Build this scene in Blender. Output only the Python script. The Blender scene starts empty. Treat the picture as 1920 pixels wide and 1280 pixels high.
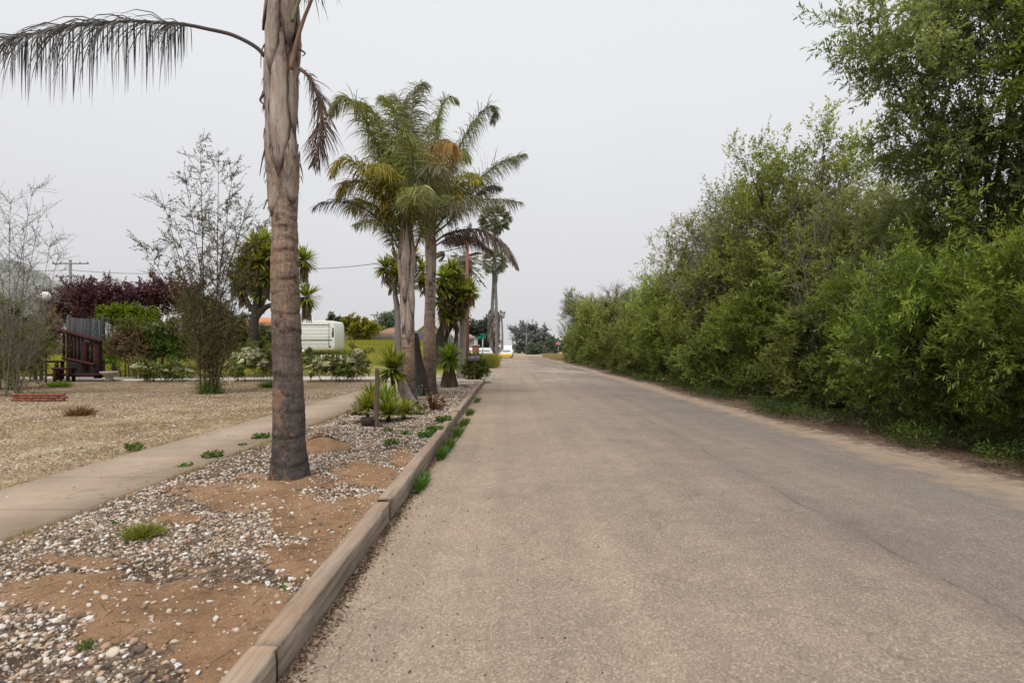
import bpy, math, random
import numpy as np
from mathutils import Vector, Matrix, noise

SC = bpy.context.scene
COL = SC.collection
PI = math.pi
F = 1067.0            # focal length of the photograph in its own 1920-wide pixels (20 mm lens)
CX, HY, CAMZ = 957.0, 652.0, 1.6
RNG = np.random.default_rng(7)
random.seed(7)

# ------------------------------------------------------------------ placing
def at(px, py, Y):
    """survey of the photograph: the world point seen at (px,py) at distance Y"""
    return np.array([(px - CX) * Y / F, Y, CAMZ - (py - HY) * Y / F])
def ground_at(px, py, z=0.0):
    Y = F * (CAMZ - z) / (py - HY)
    return np.array([(px - CX) * Y / F, Y, z])
def sstep(a, b, x):
    t = np.clip((x - a) / (b - a), 0, 1)
    return t * t * (3 - 2 * t)
def kerb_x(y):      # road-side face of the timber kerb
    return -1.085 - 0.004 * y
def rise(x, y):     # the land climbs behind the front gardens on the left
    return 0.15 + 2.15 * sstep(27, 58, y) * sstep(-3.5, -8.5, x)

# ------------------------------------------------------------------ mesh builder
class MB:
    def __init__(s):
        s.V, s.Q, s.T, s.P, s.n = [], [], [], [], 0
    def add(s, v, quads=None, tris=None, polys=None):
        v = np.asarray(v, dtype=np.float64).reshape(-1, 3)
        if quads is not None and len(quads): s.Q.append(np.asarray(quads, dtype=np.int64).reshape(-1, 4) + s.n)
        if tris is not None and len(tris): s.T.append(np.asarray(tris, dtype=np.int64).reshape(-1, 3) + s.n)
        if polys:
            for p in polys: s.P.append([i + s.n for i in p])
        s.V.append(v); s.n += len(v)
        return s
    def box(s, c, size, rz=0.0, taper=1.0, bevel=0.0, rx=0.0):
        x, y, z = size[0] / 2, size[1] / 2, size[2] / 2
        if bevel > 0:
            b = min(bevel, x * .9, y * .9, z * .9)
            pts = []
            for sz in (-1, 1):
                for (ax, ay, az) in ((x - b, y, z - b), (x, y - b, z - b), (x - b, y - b, z)):
                    for sx, sy in ((-1, -1), (1, -1), (1, 1), (-1, 1)):
                        pts.append((sx * ax, sy * ay, sz * az))
            v = np.array(pts)
            me = bpy.data.meshes.new('t'); 
            import bmesh
            bm = bmesh.new()
            for p in v: bm.verts.new(p)
            bmesh.ops.convex_hull(bm, input=bm.verts)
            bm.verts.index_update(); bm.verts.ensure_lookup_table()
            vv = np.array([q.co[:] for q in bm.verts]); tt = [[q.index for q in f.verts] for f in bm.faces]
            bm.free(); bpy.data.meshes.remove(me)
            v, polys, q = vv, tt, None
        else:
            v = np.array([(-x, -y, -z), (x, -y, -z), (x, y, -z), (-x, y, -z),
                          (-x * taper, -y * taper, z), (x * taper, -y * taper, z), (x * taper, y * taper, z), (-x * taper, y * taper, z)])
            q = [(0, 3, 2, 1), (4, 5, 6, 7), (0, 1, 5, 4), (1, 2, 6, 5), (2, 3, 7, 6), (3, 0, 4, 7)]; polys = None
        if rx:
            cr, sr = math.cos(rx), math.sin(rx)
            v = np.stack([v[:, 0], v[:, 1] * cr - v[:, 2] * sr, v[:, 1] * sr + v[:, 2] * cr], 1)
        if rz:
            cr, sr = math.cos(rz), math.sin(rz)
            v = np.stack([v[:, 0] * cr - v[:, 1] * sr, v[:, 0] * sr + v[:, 1] * cr, v[:, 2]], 1)
        return s.add(v + np.array(c), q, None, polys)
    def tube(s, pts, radii, n=8, cap=True, wob=0.0, seed=0):
        pts = np.asarray(pts, dtype=float)
        k = len(pts)
        radii = np.broadcast_to(np.asarray(radii, dtype=float), (k,))
        tan = np.gradient(pts, axis=0)
        tan /= np.linalg.norm(tan, axis=1)[:, None] + 1e-9
        ref = np.array([1.0, 0, 0]) if abs(tan[0][0]) < .8 else np.array([0, 1.0, 0])
        u = ref - tan * (tan @ ref)[:, None]
        u /= np.linalg.norm(u, axis=1)[:, None] + 1e-9
        w = np.cross(tan, u)
        a = np.linspace(0, 2 * PI, n, endpoint=False)
        rr = radii[:, None] * np.ones(n)[None]
        if wob:
            r2 = np.random.default_rng(seed); rr = rr * (1 + wob * r2.normal(size=(k, n)))
        ring = pts[:, None, :] + rr[..., None] * (np.cos(a)[None, :, None] * u[:, None, :] + np.sin(a)[None, :, None] * w[:, None, :])
        v = ring.reshape(-1, 3)
        i = np.arange(k - 1)[:, None] * n; j = np.arange(n)[None]; j2 = (j + 1) % n
        q = np.stack([i + j, i + j2, i + n + j2, i + n + j], -1).reshape(-1, 4)
        polys = [list(range(n))[::-1], [(k - 1) * n + t for t in range(n)]] if cap else None
        return s.add(v, q, None, polys)
    def lathe(s, prof, c=(0, 0, 0), n=16):
        prof = np.array(prof, dtype=float)
        a = np.linspace(0, 2 * PI, n, endpoint=False)
        v = np.stack([prof[:, 0][:, None] * np.cos(a), prof[:, 0][:, None] * np.sin(a), prof[:, 1][:, None] * np.ones(n)], -1).reshape(-1, 3)
        k = len(prof); i = np.arange(k - 1)[:, None] * n; j = np.arange(n)[None]; j2 = (j + 1) % n
        q = np.stack([i + j, i + j2, i + n + j2, i + n + j], -1).reshape(-1, 4)
        return s.add(v + np.array(c), q, None, [list(range(n))[::-1], [(k - 1) * n + t for t in range(n)]])
    def prism(s, outline, y0, y1, axis='y'):
        """outline in x,z extruded along y (axis y) or in y,z extruded along x"""
        o = np.array(outline, dtype=float); m = len(o)
        if axis == 'y':
            a = np.stack([o[:, 0], np.full(m, y0), o[:, 1]], 1); b = np.stack([o[:, 0], np.full(m, y1), o[:, 1]], 1)
        else:
            a = np.stack([np.full(m, y0), o[:, 0], o[:, 1]], 1); b = np.stack([np.full(m, y1), o[:, 0], o[:, 1]], 1)
        q = [(i, (i + 1) % m, m + (i + 1) % m, m + i) for i in range(m)]
        return s.add(np.vstack([a, b]), q, None, [list(range(m))[::-1], list(range(m, 2 * m))])
    def ribbons(s, base, d, L, W, droop=0.0, prof=(.3, 1, .05), side=None, rng=None, updroop=None):
        rng = rng or RNG
        base = np.asarray(base, float); N = len(base)
        if N == 0: return s
        d = np.asarray(d, float); d = d / (np.linalg.norm(d, axis=1)[:, None] + 1e-9)
        L = np.broadcast_to(np.asarray(L, float), (N,)); W = np.broadcast_to(np.asarray(W, float), (N,)); droop = np.broadcast_to(np.asarray(droop, float), (N,))
        if side is None:
            side = np.cross(d, rng.normal(size=(N, 3)))
        side = side / (np.linalg.norm(side, axis=1)[:, None] + 1e-9)
        k = len(prof); pos = base.copy(); st = []
        g = np.array([0, 0, -1.0])
        for i, w in enumerate(prof):
            st.append(pos - side * (W * w / 2)[:, None]); st.append(pos + side * (W * w / 2)[:, None])
            if i < k - 1:
                pos = pos + d * (L / (k - 1))[:, None]
                d = d + g * (droop / (k - 1))[:, None]
                d = d / (np.linalg.norm(d, axis=1)[:, None] + 1e-9)
        v = np.stack(st, 1).reshape(-1, 3)
        b = (np.arange(N) * 2 * k)[:, None]
        q = np.concatenate([b + np.array([2 * i, 2 * i + 1, 2 * i + 3, 2 * i + 2])[None] for i in range(k - 1)], 0)
        return s.add(v, q)
    def build(s, name, mat, parent=None, smooth=False, attr=None, bevel=0):
        me = bpy.data.meshes.new(name)
        V = np.concatenate(s.V) if s.V else np.zeros((0, 3))
        me.vertices.add(len(V)); me.vertices.foreach_set('co', V.astype(np.float32).ravel())
        loops, starts, c = [], [], 0
        for arr, m in ((s.Q, 4), (s.T, 3)):
            if arr:
                A = np.concatenate(arr); loops.append(A.ravel()); starts.append(c + np.arange(len(A)) * m); c += len(A) * m
        for p in s.P:
            loops.append(np.array(p)); starts.append(np.array([c])); c += len(p)
        if loops:
            Lp = np.concatenate(loops).astype(np.int32); St = np.concatenate(starts).astype(np.int32)
            me.loops.add(len(Lp)); me.loops.foreach_set('vertex_index', Lp)
            me.polygons.add(len(St)); me.polygons.foreach_set('loop_start', St)
            me.update(calc_edges=True)
            if smooth: me.polygons.foreach_set('use_smooth', np.ones(len(St), dtype=bool))
        if attr:
            for an, val in attr.items():
                a = me.attributes.new(an, 'FLOAT', 'POINT'); a.data.foreach_set('value', np.asarray(val, dtype=np.float32))
        me.validate()
        if isinstance(mat, str): mat = M(mat)
        me.materials.append(mat)
        o = bpy.data.objects.new(name, me); COL.objects.link(o)
        if parent is not None: o.parent = parent
        if bevel:
            b = o.modifiers.new('b', 'BEVEL'); b.width = bevel; b.segments = 2; b.limit_method = 'ANGLE'
        return o

def tag(o, label=None, cat=None, group=None, kind=None):
    if label: o['label'] = label
    if cat: o['category'] = cat
    if group: o['group'] = group
    if kind: o['kind'] = kind
    return o
def thing(name, loc, label, cat, rz=0.0, group=None):
    o = bpy.data.objects.new(name, None); COL.objects.link(o)
    o.location = [float(t) for t in loc]; o.rotation_euler = (0, 0, rz); o.empty_display_size = .2
    return tag(o, label, cat, group)
def struct(o): o['kind'] = 'structure'; return o
def stuff(o, label, cat): return tag(o, label, cat, None, 'stuff')
KIDS = {}
def dup(root, loc, rz=0.0, sc=1.0, label=None, group=None):
    def rec(o, parent):
        c = o.copy(); COL.objects.link(c)
        if parent is not None: c.parent = parent
        for ch in [k for k in ALLKIDS(o)]: rec(ch, c)
        return c
    r = rec(root, None)
    r.location = [float(t) for t in loc]; r.rotation_euler = (0, 0, rz)
    r.scale = (sc, sc, sc) if not hasattr(sc, '__len__') else sc
    if label: r['label'] = label
    if group: r['group'] = group
    return r
def ALLKIDS(o): return list(o.children)

# ------------------------------------------------------------------ materials
_M = {}
class NT:
    def __init__(s, name):
        s.m = bpy.data.materials.new(name); s.m.use_nodes = True
        s.t = s.m.node_tree; s.t.nodes.clear()
        s.out = s.t.nodes.new('ShaderNodeOutputMaterial')
        s.b = s.t.nodes.new('ShaderNodeBsdfPrincipled'); s.t.links.new(s.b.outputs[0], s.out.inputs[0])
        s.b.inputs['Roughness'].default_value = .85
        s.b.inputs['Specular IOR Level'].default_value = .25
        s.tc = None
    def n(s, typ, **kw):
        x = s.t.nodes.new('ShaderNode' + typ)
        for k, v in kw.items():
            if k in ('operation', 'blend_type', 'data_type', 'attribute_name', 'feature', 'noise_dimensions', 'wave_type', 'bands_direction', 'rings_direction', 'noise_type', 'attribute_type', 'use_clamp', 'wave_profile', 'gradient_type', 'distance'): setattr(x, k, v)
            else: x.inputs[k.replace('_', ' ')].default_value = v
        return x
    def l(s, a, b): s.t.links.new(a, b)
    def co(s, scale=(1, 1, 1), kind='Object', loc=(0, 0, 0)):
        if s.tc is None: s.tc = s.n('TexCoord')
        mp = s.n('Mapping'); mp.inputs['Scale'].default_value = scale; mp.inputs['Location'].default_value = loc
        s.l(s.tc.outputs[kind], mp.inputs[0]); return mp.outputs[0]
    def noise(s, scale, detail=3, rough=.55, stretch=(1, 1, 1), loc=(0, 0, 0), dist=0.0):
        x = s.n('TexNoise', Scale=scale, Detail=detail, Roughness=rough, Distortion=dist); s.l(s.co(stretch, loc=loc), x.inputs['Vector']); return x.outputs[0]
    def ramp(s, fac, stops):
        r = s.n('ValToRGB'); e = r.color_ramp.elements
        while len(e) < len(stops): e.new(.5)
        for i, (p, c) in enumerate(stops):
            e[i].position = p; e[i].color = (c, c, c, 1) if not hasattr(c, '__len__') else (*c[:3], 1)
        s.l(fac, r.inputs[0]); return r.outputs[0]
    def mix(s, fac, a, b, mode='MIX'):
        x = s.n('Mix', data_type='RGBA', blend_type=mode)
        for val, idx in ((fac, 0), (a, 6), (b, 7)):
            if hasattr(val, 'is_linked') or hasattr(val, 'links'): s.l(val, x.inputs[idx])
            elif idx == 0: x.inputs[0].default_value = val
            else: x.inputs[idx].default_value = (*val[:3], 1)
        return x.outputs[2]
    def math(s, op, a, b=0.0, c=None):
        x = s.n('Math', operation=op)
        for i, v in enumerate((a, b) if c is None else (a, b, c)):
            if hasattr(v, 'links'): s.l(v, x.inputs[i])
            else: x.inputs[i].default_value = v
        return x.outputs[0]
    def bump(s, h, strength=.5, dist=.01, prev=None):
        x = s.n('Bump', Strength=strength, Distance=dist); s.l(h, x.inputs['Height'])
        if prev is not None: s.l(prev, x.inputs['Normal'])
        return x.outputs[0]
    def done(s, color=None, normal=None, rough=None):
        if color is not None:
            if hasattr(color, 'links'): s.l(color, s.b.inputs['Base Color'])
            else: s.b.inputs['Base Color'].default_value = (*color[:3], 1)
        if normal is not None: s.l(normal, s.b.inputs['Normal'])
        if rough is not None:
            if hasattr(rough, 'links'): s.l(rough, s.b.inputs['Roughness'])
            else: s.b.inputs['Roughness'].default_value = rough
        return s.m
def island(nt): return nt.n('NewGeometry').outputs['Random Per Island']

def simple(name, col, rough=.8, var=.25, scale=3.0, metal=0.0, bump=0.0, spec=.25, stretch=(1, 1, 1), bscale=40):
    nt = NT(name)
    c2 = tuple(t * (1 - var) for t in col); c1 = tuple(min(1, t * (1 + var * .6)) for t in col)
    c = nt.ramp(nt.noise(scale, 5, .65, stretch), [(.3, c2), (.7, c1)])
    nt.b.inputs['Metallic'].default_value = metal; nt.b.inputs['Specular IOR Level'].default_value = spec
    nrm = nt.bump(nt.noise(bscale, 4, .6, stretch), bump, .01) if bump else None
    return nt.done(c, nrm, rough)
def leafmat(name, cols, trans=.35, rough=.5, clump=.6, cs=1.2, spec=.3, tone=False):
    """cols = dark..light stops; the value varies per leaf and by clump"""
    nt = NT(name)
    f = nt.math('ADD', nt.math('MULTIPLY', island(nt), 1 - clump * .6), nt.math('MULTIPLY', nt.math('SUBTRACT', nt.noise(cs, 3, .6), .32), clump * 1.2))
    if tone:
        ta = nt.n('Attribute', attribute_name='tone')
        f = nt.math('ADD', nt.math('MULTIPLY', island(nt), .26), nt.math('MULTIPLY', ta.outputs['Fac'], .62)); f = nt.math('ADD', f, nt.math('MULTIPLY', nt.math('SUBTRACT', nt.noise(cs, 3, .6), .5), .7))  # tone brings the crown's painted depth shade and its paler young tips
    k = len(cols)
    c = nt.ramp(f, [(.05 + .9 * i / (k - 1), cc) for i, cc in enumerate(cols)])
    oi = nt.n('ObjectInfo')
    hs = nt.n('HueSaturation'); nt.l(c, hs.inputs['Color'])
    nt.l(nt.math('MULTIPLY_ADD', oi.outputs['Random'], .03, .485), hs.inputs['Hue'])
    nt.l(nt.math('MULTIPLY_ADD', oi.outputs['Random'], .35, .82), hs.inputs['Value'])
    c = hs.outputs[0]
    nt.b.inputs['Specular IOR Level'].default_value = spec
    nt.done(c, None, rough)
    tr = nt.n('BsdfTranslucent'); nt.l(nt.mix(1.0, c, (1.0, 1.0, .55), 'MULTIPLY'), tr.inputs[0])
    ms = nt.n('MixShader'); ms.inputs[0].default_value = trans
    nt.l(nt.b.outputs[0], ms.inputs[1]); nt.l(tr.outputs[0], ms.inputs[2]); nt.l(ms.outputs[0], nt.out.inputs[0])
    return nt.m

def mk_asphalt():
    nt = NT('asphalt')
    big = nt.noise(.35, 5, .6); mid = nt.noise(3.2, 5, .65)
    sep = nt.n('SeparateXYZ'); nt.l(nt.co(), sep.inputs[0]); X, Y = sep.outputs[0], sep.outputs[1]
    xr = nt.math('ADD', X, nt.math('MULTIPLY', nt.math('SUBTRACT', nt.noise(.45, 5, .6), .5), 3.2))
    base = nt.ramp(nt.math('MULTIPLY_ADD', xr, .13, .2), [(.0, (.372, .288, .218)), (.34, (.336, .265, .208)), (.60, (.265, .218, .180)), (.95, (.232, .203, .175))])
    base = nt.mix(.55, base, nt.ramp(big, [(.3, (.66, .66, .68)), (.5, (.95, .94, .93)), (.72, (1.18, 1.14, 1.08))]), 'MULTIPLY')
    base = nt.mix(.40, base, nt.ramp(mid, [(.3, (.72, .71, .70)), (.7, (1.16, 1.15, 1.13))]), 'MULTIPLY')
    # lengthwise streaks worn by tyres
    st = nt.noise(1.0, 4, .6, (2.2, .06, 1))
    base = nt.mix(.45, base, nt.ramp(st, [(.35, (.72, .72, .74)), (.65, (1.12, 1.1, 1.08))]), 'MULTIPLY')
    # aggregate
    v = nt.n('TexVoronoi', Scale=95.0); nt.l(nt.co(), v.inputs['Vector'])
    base = nt.mix(.75, base, nt.ramp(v.outputs['Color'], [(.0, (.50, .47, .44)), (.3, (.80, .79, .78)), (.72, (1.1, 1.1, 1.1)), (.97, (1.85, 1.85, 1.83))]), 'MULTIPLY')
    # small dark tar specks
    sp = nt.noise(14, 3, .7)
    base = nt.mix(nt.ramp(sp, [(.71, 0), (.75, .8)]), base, (.075, .055, .045))
    base = nt.mix(nt.ramp(nt.noise(1.1, 5, .75, loc=(2, 8, 0)), [(.60, 0), (.72, .45)]), base, (.15, .115, .09))
    # paving joint along the road and fine cracks
    jx = nt.math('SUBTRACT', nt.math('ADD', X, nt.math('MULTIPLY', nt.math('SUBTRACT', nt.noise(.55, 6, .7), .5), .34)), 2.93)
    jn = nt.math('SUBTRACT', 1.0, nt.math('MULTIPLY', nt.math('ABSOLUTE', jx), 38.0)); jn = nt.math('MAXIMUM', jn, 0.0)
    jn = nt.math('MULTIPLY', jn, nt.ramp(nt.noise(2.2, 4, .7), [(.4, .0), (.62, .55)]))
    base = nt.mix(jn, base, (.075, .06, .05))
    wd = nt.math('SUBTRACT', 1.0, nt.math('MULTIPLY', nt.math('ABSOLUTE', jx), 4.5)); wd = nt.math('MULTIPLY', nt.math('MAXIMUM', wd, 0.0), .12)
    base = nt.mix(wd, base, (.10, .08, .07))
    vc = nt.n('TexVoronoi', Scale=.42, feature='DISTANCE_TO_EDGE'); mp = nt.co()
    wv = nt.n('VectorMath', operation='ADD'); nt.l(mp, wv.inputs[0])
    nz = nt.n('TexNoise', Scale=1.7, Detail=5); nt.l(mp, nz.inputs['Vector']); nt.l(nz.outputs['Color'], wv.inputs[1]); nt.l(wv.outputs[0], vc.inputs['Vector'])
    ck = nt.ramp(vc.outputs['Distance'], [(.0, .55), (.006, 0)])
    ck = nt.math('MULTIPLY', ck, nt.ramp(nt.noise(.3, 2, .5, loc=(9, 2, 0)), [(.44, 0), (.56, .8)]))
    base = nt.mix(ck, base, (.08, .065, .055))
    # sand drifted on to the right hand edge, faded patches far away
    ed = nt.math('ADD', X, nt.math('MULTIPLY', nt.math('SUBTRACT', nt.noise(1.9, 6, .78), .5), 1.9))
    base = nt.mix(nt.ramp(nt.math('MULTIPLY', ed, .1), [(.505, 0), (.55, .9)]), base, (.36, .265, .19))
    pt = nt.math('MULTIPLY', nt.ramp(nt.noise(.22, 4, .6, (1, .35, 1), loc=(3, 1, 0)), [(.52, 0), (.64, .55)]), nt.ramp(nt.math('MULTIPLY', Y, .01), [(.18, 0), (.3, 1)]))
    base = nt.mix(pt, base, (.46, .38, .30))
    b1 = nt.bump(v.outputs['Distance'], .55, .006); b2 = nt.bump(nt.noise(220, 3, .7), .5, .004, b1); b3 = nt.bump(mid, .25, .02, b2)
    return nt.done(base, b3, .88)
def mk_rverge():
    nt = NT('road_shoulder'); a = nt.n('Attribute', attribute_name='u').outputs['Fac']
    sand = nt.ramp(nt.noise(3.0, 6, .75), [(.28, (.24, .17, .125)), (.5, (.36, .27, .20)), (.75, (.47, .37, .28))])
    duff = nt.ramp(nt.noise(9.0, 6, .8), [(.28, (.045, .032, .024)), (.5, (.13, .085, .06)), (.72, (.26, .175, .12))])
    f = nt.math('ADD', nt.math('MULTIPLY', a, .5), nt.math('MULTIPLY', nt.math('SUBTRACT', nt.noise(4.5, 6, .8), .5), 1.1))
    c = nt.mix(nt.ramp(f, [(.12, 0), (.34, 1)]), sand, duff)
    c = nt.mix(.6, c, nt.ramp(nt.noise(70, 4, .8), [(.3, (.6, .6, .6)), (.7, (1.3, 1.3, 1.3))]), 'MULTIPLY')
    return nt.done(c, nt.bump(nt.noise(45, 5, .8), .8, .015), .95)
def mk_verge():
    nt = NT('verge_soil')
    a = nt.n('Attribute', attribute_name='dirt')
    sand = nt.ramp(nt.noise(2.2, 6, .7), [(.28, (.20, .115, .06)), (.5, (.345, .205, .115)), (.72, (.46, .30, .185))])
    sand = nt.mix(.45, sand, nt.ramp(nt.noise(38, 4, .75), [(.3, (.55, .52, .5)), (.7, (1.3, 1.28, 1.25))]), 'MULTIPLY')
    v = nt.n('TexVoronoi', Scale=42.0); nt.l(nt.co(), v.inputs['Vector'])
    gr = nt.ramp(v.outputs['Color'], [(.0, (.06, .045, .035)), (.3, (.17, .11, .07)), (.5, (.33, .22, .14)), (.8, (.50, .38, .27)), (1, (.62, .54, .44))])
    gr = nt.mix(nt.ramp(nt.noise(1.5, 4, .6), [(.42, .85), (.62, .35)]), gr, (.065, .045, .032))
    c = nt.mix(nt.ramp(a.outputs['Fac'], [(.3, 0), (.65, 1)]), gr, sand)
    n1 = nt.bump(v.outputs['Distance'], .6, .012); n1 = nt.bump(nt.noise(16, 6, .8), .9, .03, n1); n2 = nt.bump(nt.noise(60, 5, .8), .7, .012, n1)
    return nt.done(c, n2, .95)
def mk_yard():
    nt = NT('yard_soil')
    straw = nt.ramp(nt.noise(.8, 6, .7), [(.25, (.13, .085, .05)), (.42, (.25, .17, .10)), (.58, (.36, .265, .165)), (.8, (.46, .37, .26))])
    v = nt.n('TexVoronoi', Scale=30.0); nt.l(nt.co(), v.inputs['Vector'])
    gr = nt.ramp(v.outputs['Color'], [(.0, (.35, .33, .3)), (.3, (.75, .74, .7)), (.6, (1.0, 1, 1)), (.95, (1.5, 1.5, 1.45))])
    c = nt.mix(.8, straw, gr, 'MULTIPLY')
    sep = nt.n('SeparateXYZ'); nt.l(nt.co(), sep.inputs[0])
    yy = nt.math('ADD', sep.outputs[1], nt.math('MULTIPLY', nt.math('SUBTRACT', nt.noise(.35, 5, .7), .5), 9.0))
    c = nt.mix(nt.ramp(nt.math('MULTIPLY', yy, .02), [(.27, 0), (.38, .75)]), c, nt.mix(.8, nt.ramp(nt.noise(5, 5, .75), [(.3, (.10, .07, .05)), (.55, (.24, .165, .11)), (.75, (.38, .28, .19))]), gr, 'MULTIPLY'))
    far = nt.ramp(nt.math('MULTIPLY', sep.outputs[1], .01), [(.26, 0), (.31, 1)])
    grass = nt.ramp(nt.noise(.5, 5, .65), [(.3, (.13, .12, .03)), (.5, (.26, .24, .045)), (.75, (.34, .27, .08))])
    c = nt.mix(far, c, grass)
    n1 = nt.bump(v.outputs['Distance'], .6, .015)
    return nt.done(c, n1, .95)
def mk_concrete(name='path_concrete', a=(.33, .245, .18), b=(.46, .355, .265), joint=1.25):
    nt = NT(name)
    c = nt.ramp(nt.noise(.9, 6, .68), [(.28, a), (.72, b)])
    c = nt.mix(.35, c, nt.ramp(nt.noise(60, 3, .8), [(.25, (.6, .6, .6)), (.75, (1.25, 1.25, 1.25))]), 'MULTIPLY')
    if joint:
        sep = nt.n('SeparateXYZ'); nt.l(nt.co(), sep.inputs[0])
        fr = nt.math('FRACT', nt.math('DIVIDE', sep.outputs[1], joint))
        j = nt.ramp(fr, [(.0, .9), (.022, 0)])
        c = nt.mix(j, c, (.10, .075, .055))
        vc = nt.n('TexVoronoi', Scale=.55, feature='DISTANCE_TO_EDGE'); wv = nt.n('VectorMath', operation='ADD'); mp = nt.co(); nt.l(mp, wv.inputs[0]); nz = nt.n('TexNoise', Scale=2.2, Detail=6); nt.l(mp, nz.inputs['Vector']); nt.l(nz.outputs['Color'], wv.inputs[1]); nt.l(wv.outputs[0], vc.inputs['Vector'])
        c = nt.mix(nt.math('MULTIPLY', nt.ramp(vc.outputs['Distance'], [(.0, .8), (.007, 0)]), nt.ramp(nt.noise(.35, 2), [(.45, 0), (.6, 1)])), c, (.12, .09, .07))
        c = nt.mix(nt.ramp(nt.noise(.7, 6, .75, loc=(5, 5, 0)), [(.5, 0), (.7, .5)]), c, (.24, .18, .13))
    sp = nt.noise(9, 4, .7); c = nt.mix(nt.ramp(sp, [(.66, 0), (.72, .6)]), c, (.16, .12, .09))
    return nt.done(c, nt.bump(nt.noise(120, 4, .7), .35, .004), .9)
def mk_wood(name, c1, c2, dirt=(.40, .25, .15), dirtamt=.6, axis=1, sc=22, hl=None):
    nt = NT(name)
    st = [1.0, 1.0, 1.0]; st[axis] = .05
    g = nt.noise(sc, 6, .7, tuple(st), dist=.6)
    c = nt.ramp(g, [(.25, tuple(t * .45 for t in c1)), (.42, c1), (.7, c2)])
    c = nt.mix(.5, c, nt.ramp(nt.noise(1.4, 4, .6), [(.3, (.68, .68, .7)), (.7, (1.15, 1.12, 1.08))]), 'MULTIPLY')
    geo = nt.n('NewGeometry'); sp = nt.n('SeparateXYZ'); nt.l(geo.outputs['Normal'], sp.inputs[0])
    up = nt.math('MULTIPLY', nt.ramp(sp.outputs[2], [(.4, 0), (.9, 1)]), nt.ramp(nt.noise(2.2, 5, .7), [(.4, .15), (.6, dirtamt)]))
    c = nt.mix(up, c, dirt)
    return nt.done(c, nt.bump(g, .7, .012), .88)
def mk_palmtrunk(lift=0.0):
    nt = NT('palm_bark')
    sep = nt.n('SeparateXYZ'); nt.l(nt.co(), sep.inputs[0]); Z = sep.outputs[2]
    zz = nt.math('ADD', Z, nt.math('MULTIPLY', nt.math('SUBTRACT', nt.noise(1.3, 3), .5), .5))
    c = nt.ramp(nt.math('MULTIPLY_ADD', zz, .2, lift), [(.0, (.100, .090, .087)), (.16, (.135, .118, .110)), (.32, (.185, .148, .128)), (.44, (.30, .215, .16)), (.56, (.38, .285, .225)), (.9, (.40, .335, .29))])
    fib = nt.noise(38, 6, .82, (1, 1, .2))
    c = nt.mix(.9, c, nt.ramp(fib, [(.3, (.42, .39, .37)), (.5, (.98, .97, .95)), (.68, (1.42, 1.38, 1.34))]), 'MULTIPLY')
    c = nt.mix(.85, c, nt.ramp(nt.noise(9, 6, .8, (1, 1, 1.6)), [(.34, (.5, .46, .45)), (.52, (1, 1, 1)), (.66, (1.35, 1.30, 1.22))]), 'MULTIPLY')
    c = nt.mix(.7, c, nt.ramp(nt.noise(3.3, 5, .7, (1, 1, .8)), [(.3, (.62, .58, .56)), (.55, (1, 1, 1)), (.72, (1.25, 1.18, 1.08))]), 'MULTIPLY')
    a = nt.n('Attribute', attribute_name='scar')
    c = nt.mix(nt.math('MULTIPLY', a.outputs['Fac'], .82), c, (.055, .042, .035))
    # rusty blotches
    c = nt.mix(nt.ramp(nt.noise(2.4, 4, .7, loc=(4, 4, 2)), [(.55, 0), (.62, .65)]), c, (.36, .21, .13))
    c = nt.mix(nt.ramp(nt.noise(5, 4, .7, loc=(7, 1, 3)), [(.60, 0), (.66, .9)]), c, (.07, .042, .035))
    return nt.done(c, nt.bump(fib, .9, .022, nt.bump(nt.noise(11, 5, .8), .7, .03)), .9)
def mk_boot():
    nt = NT('palm_leaf_base')
    fib = nt.noise(34, 5, .75, (1, 1, .06))
    c = nt.ramp(nt.noise(2.4, 6, .72, (1, 1, .35)), [(.28, (.12, .085, .07)), (.42, (.27, .205, .17)), (.55, (.42, .35, .30)), (.72, (.55, .51, .48))])
    c = nt.mix(.7, c, nt.ramp(fib, [(.25, (.45, .42, .4)), (.5, (.95, .94, .93)), (.75, (1.2, 1.18, 1.16))]), 'MULTIPLY')
    c = nt.mix(nt.ramp(nt.noise(3.2, 5, .75, (1, 1, .4), loc=(4, 4, 2)), [(.55, 0), (.66, .8)]), c, (.10, .07, .058))
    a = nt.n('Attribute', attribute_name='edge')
    c = nt.mix(nt.math('MULTIPLY', a.outputs['Fac'], .9), c, (.055, .04, .035))  # crevice shade painted dark along the rims and foot of each leaf base
    return nt.done(c, nt.bump(fib, .6, .01), .85)
def mk_stone():
    nt = NT('white_stone')
    c = nt.ramp(island(nt), [(.0, (.07, .065, .065)), (.10, (.17, .125, .10)), (.22, (.36, .22, .14)), (.45, (.50, .36, .25)), (.68, (.58, .49, .385)), (.88, (.64, .60, .54)), (1, (.80, .80, .80))])
    c = nt.mix(.45, c, nt.ramp(nt.noise(30, 4, .7), [(.3, (.6, .58, .55)), (.7, (1.15, 1.15, 1.15))]), 'MULTIPLY')
    return nt.done(c, nt.bump(nt.noise(80, 3, .6), .4, .004), .8)
def mk_chip():
    nt = NT('straw_chip')
    c = nt.ramp(island(nt), [(.0, (.10, .07, .05)), (.2, (.24, .155, .10)), (.5, (.41, .31, .22)), (.75, (.54, .46, .37)), (1, (.72, .70, .66))])
    return nt.done(c, None, .9)
def mk_hill():
    nt = NT('hillside')
    c = nt.ramp(nt.noise(.05, 6, .7), [(.3, (.20, .215, .20)), (.5, (.26, .275, .25)), (.7, (.35, .355, .33))])  # distance haze mixed into the grey green colour
    return nt.done(c, nt.bump(nt.noise(.3, 5), .5, 2.0), 1.0)
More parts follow.
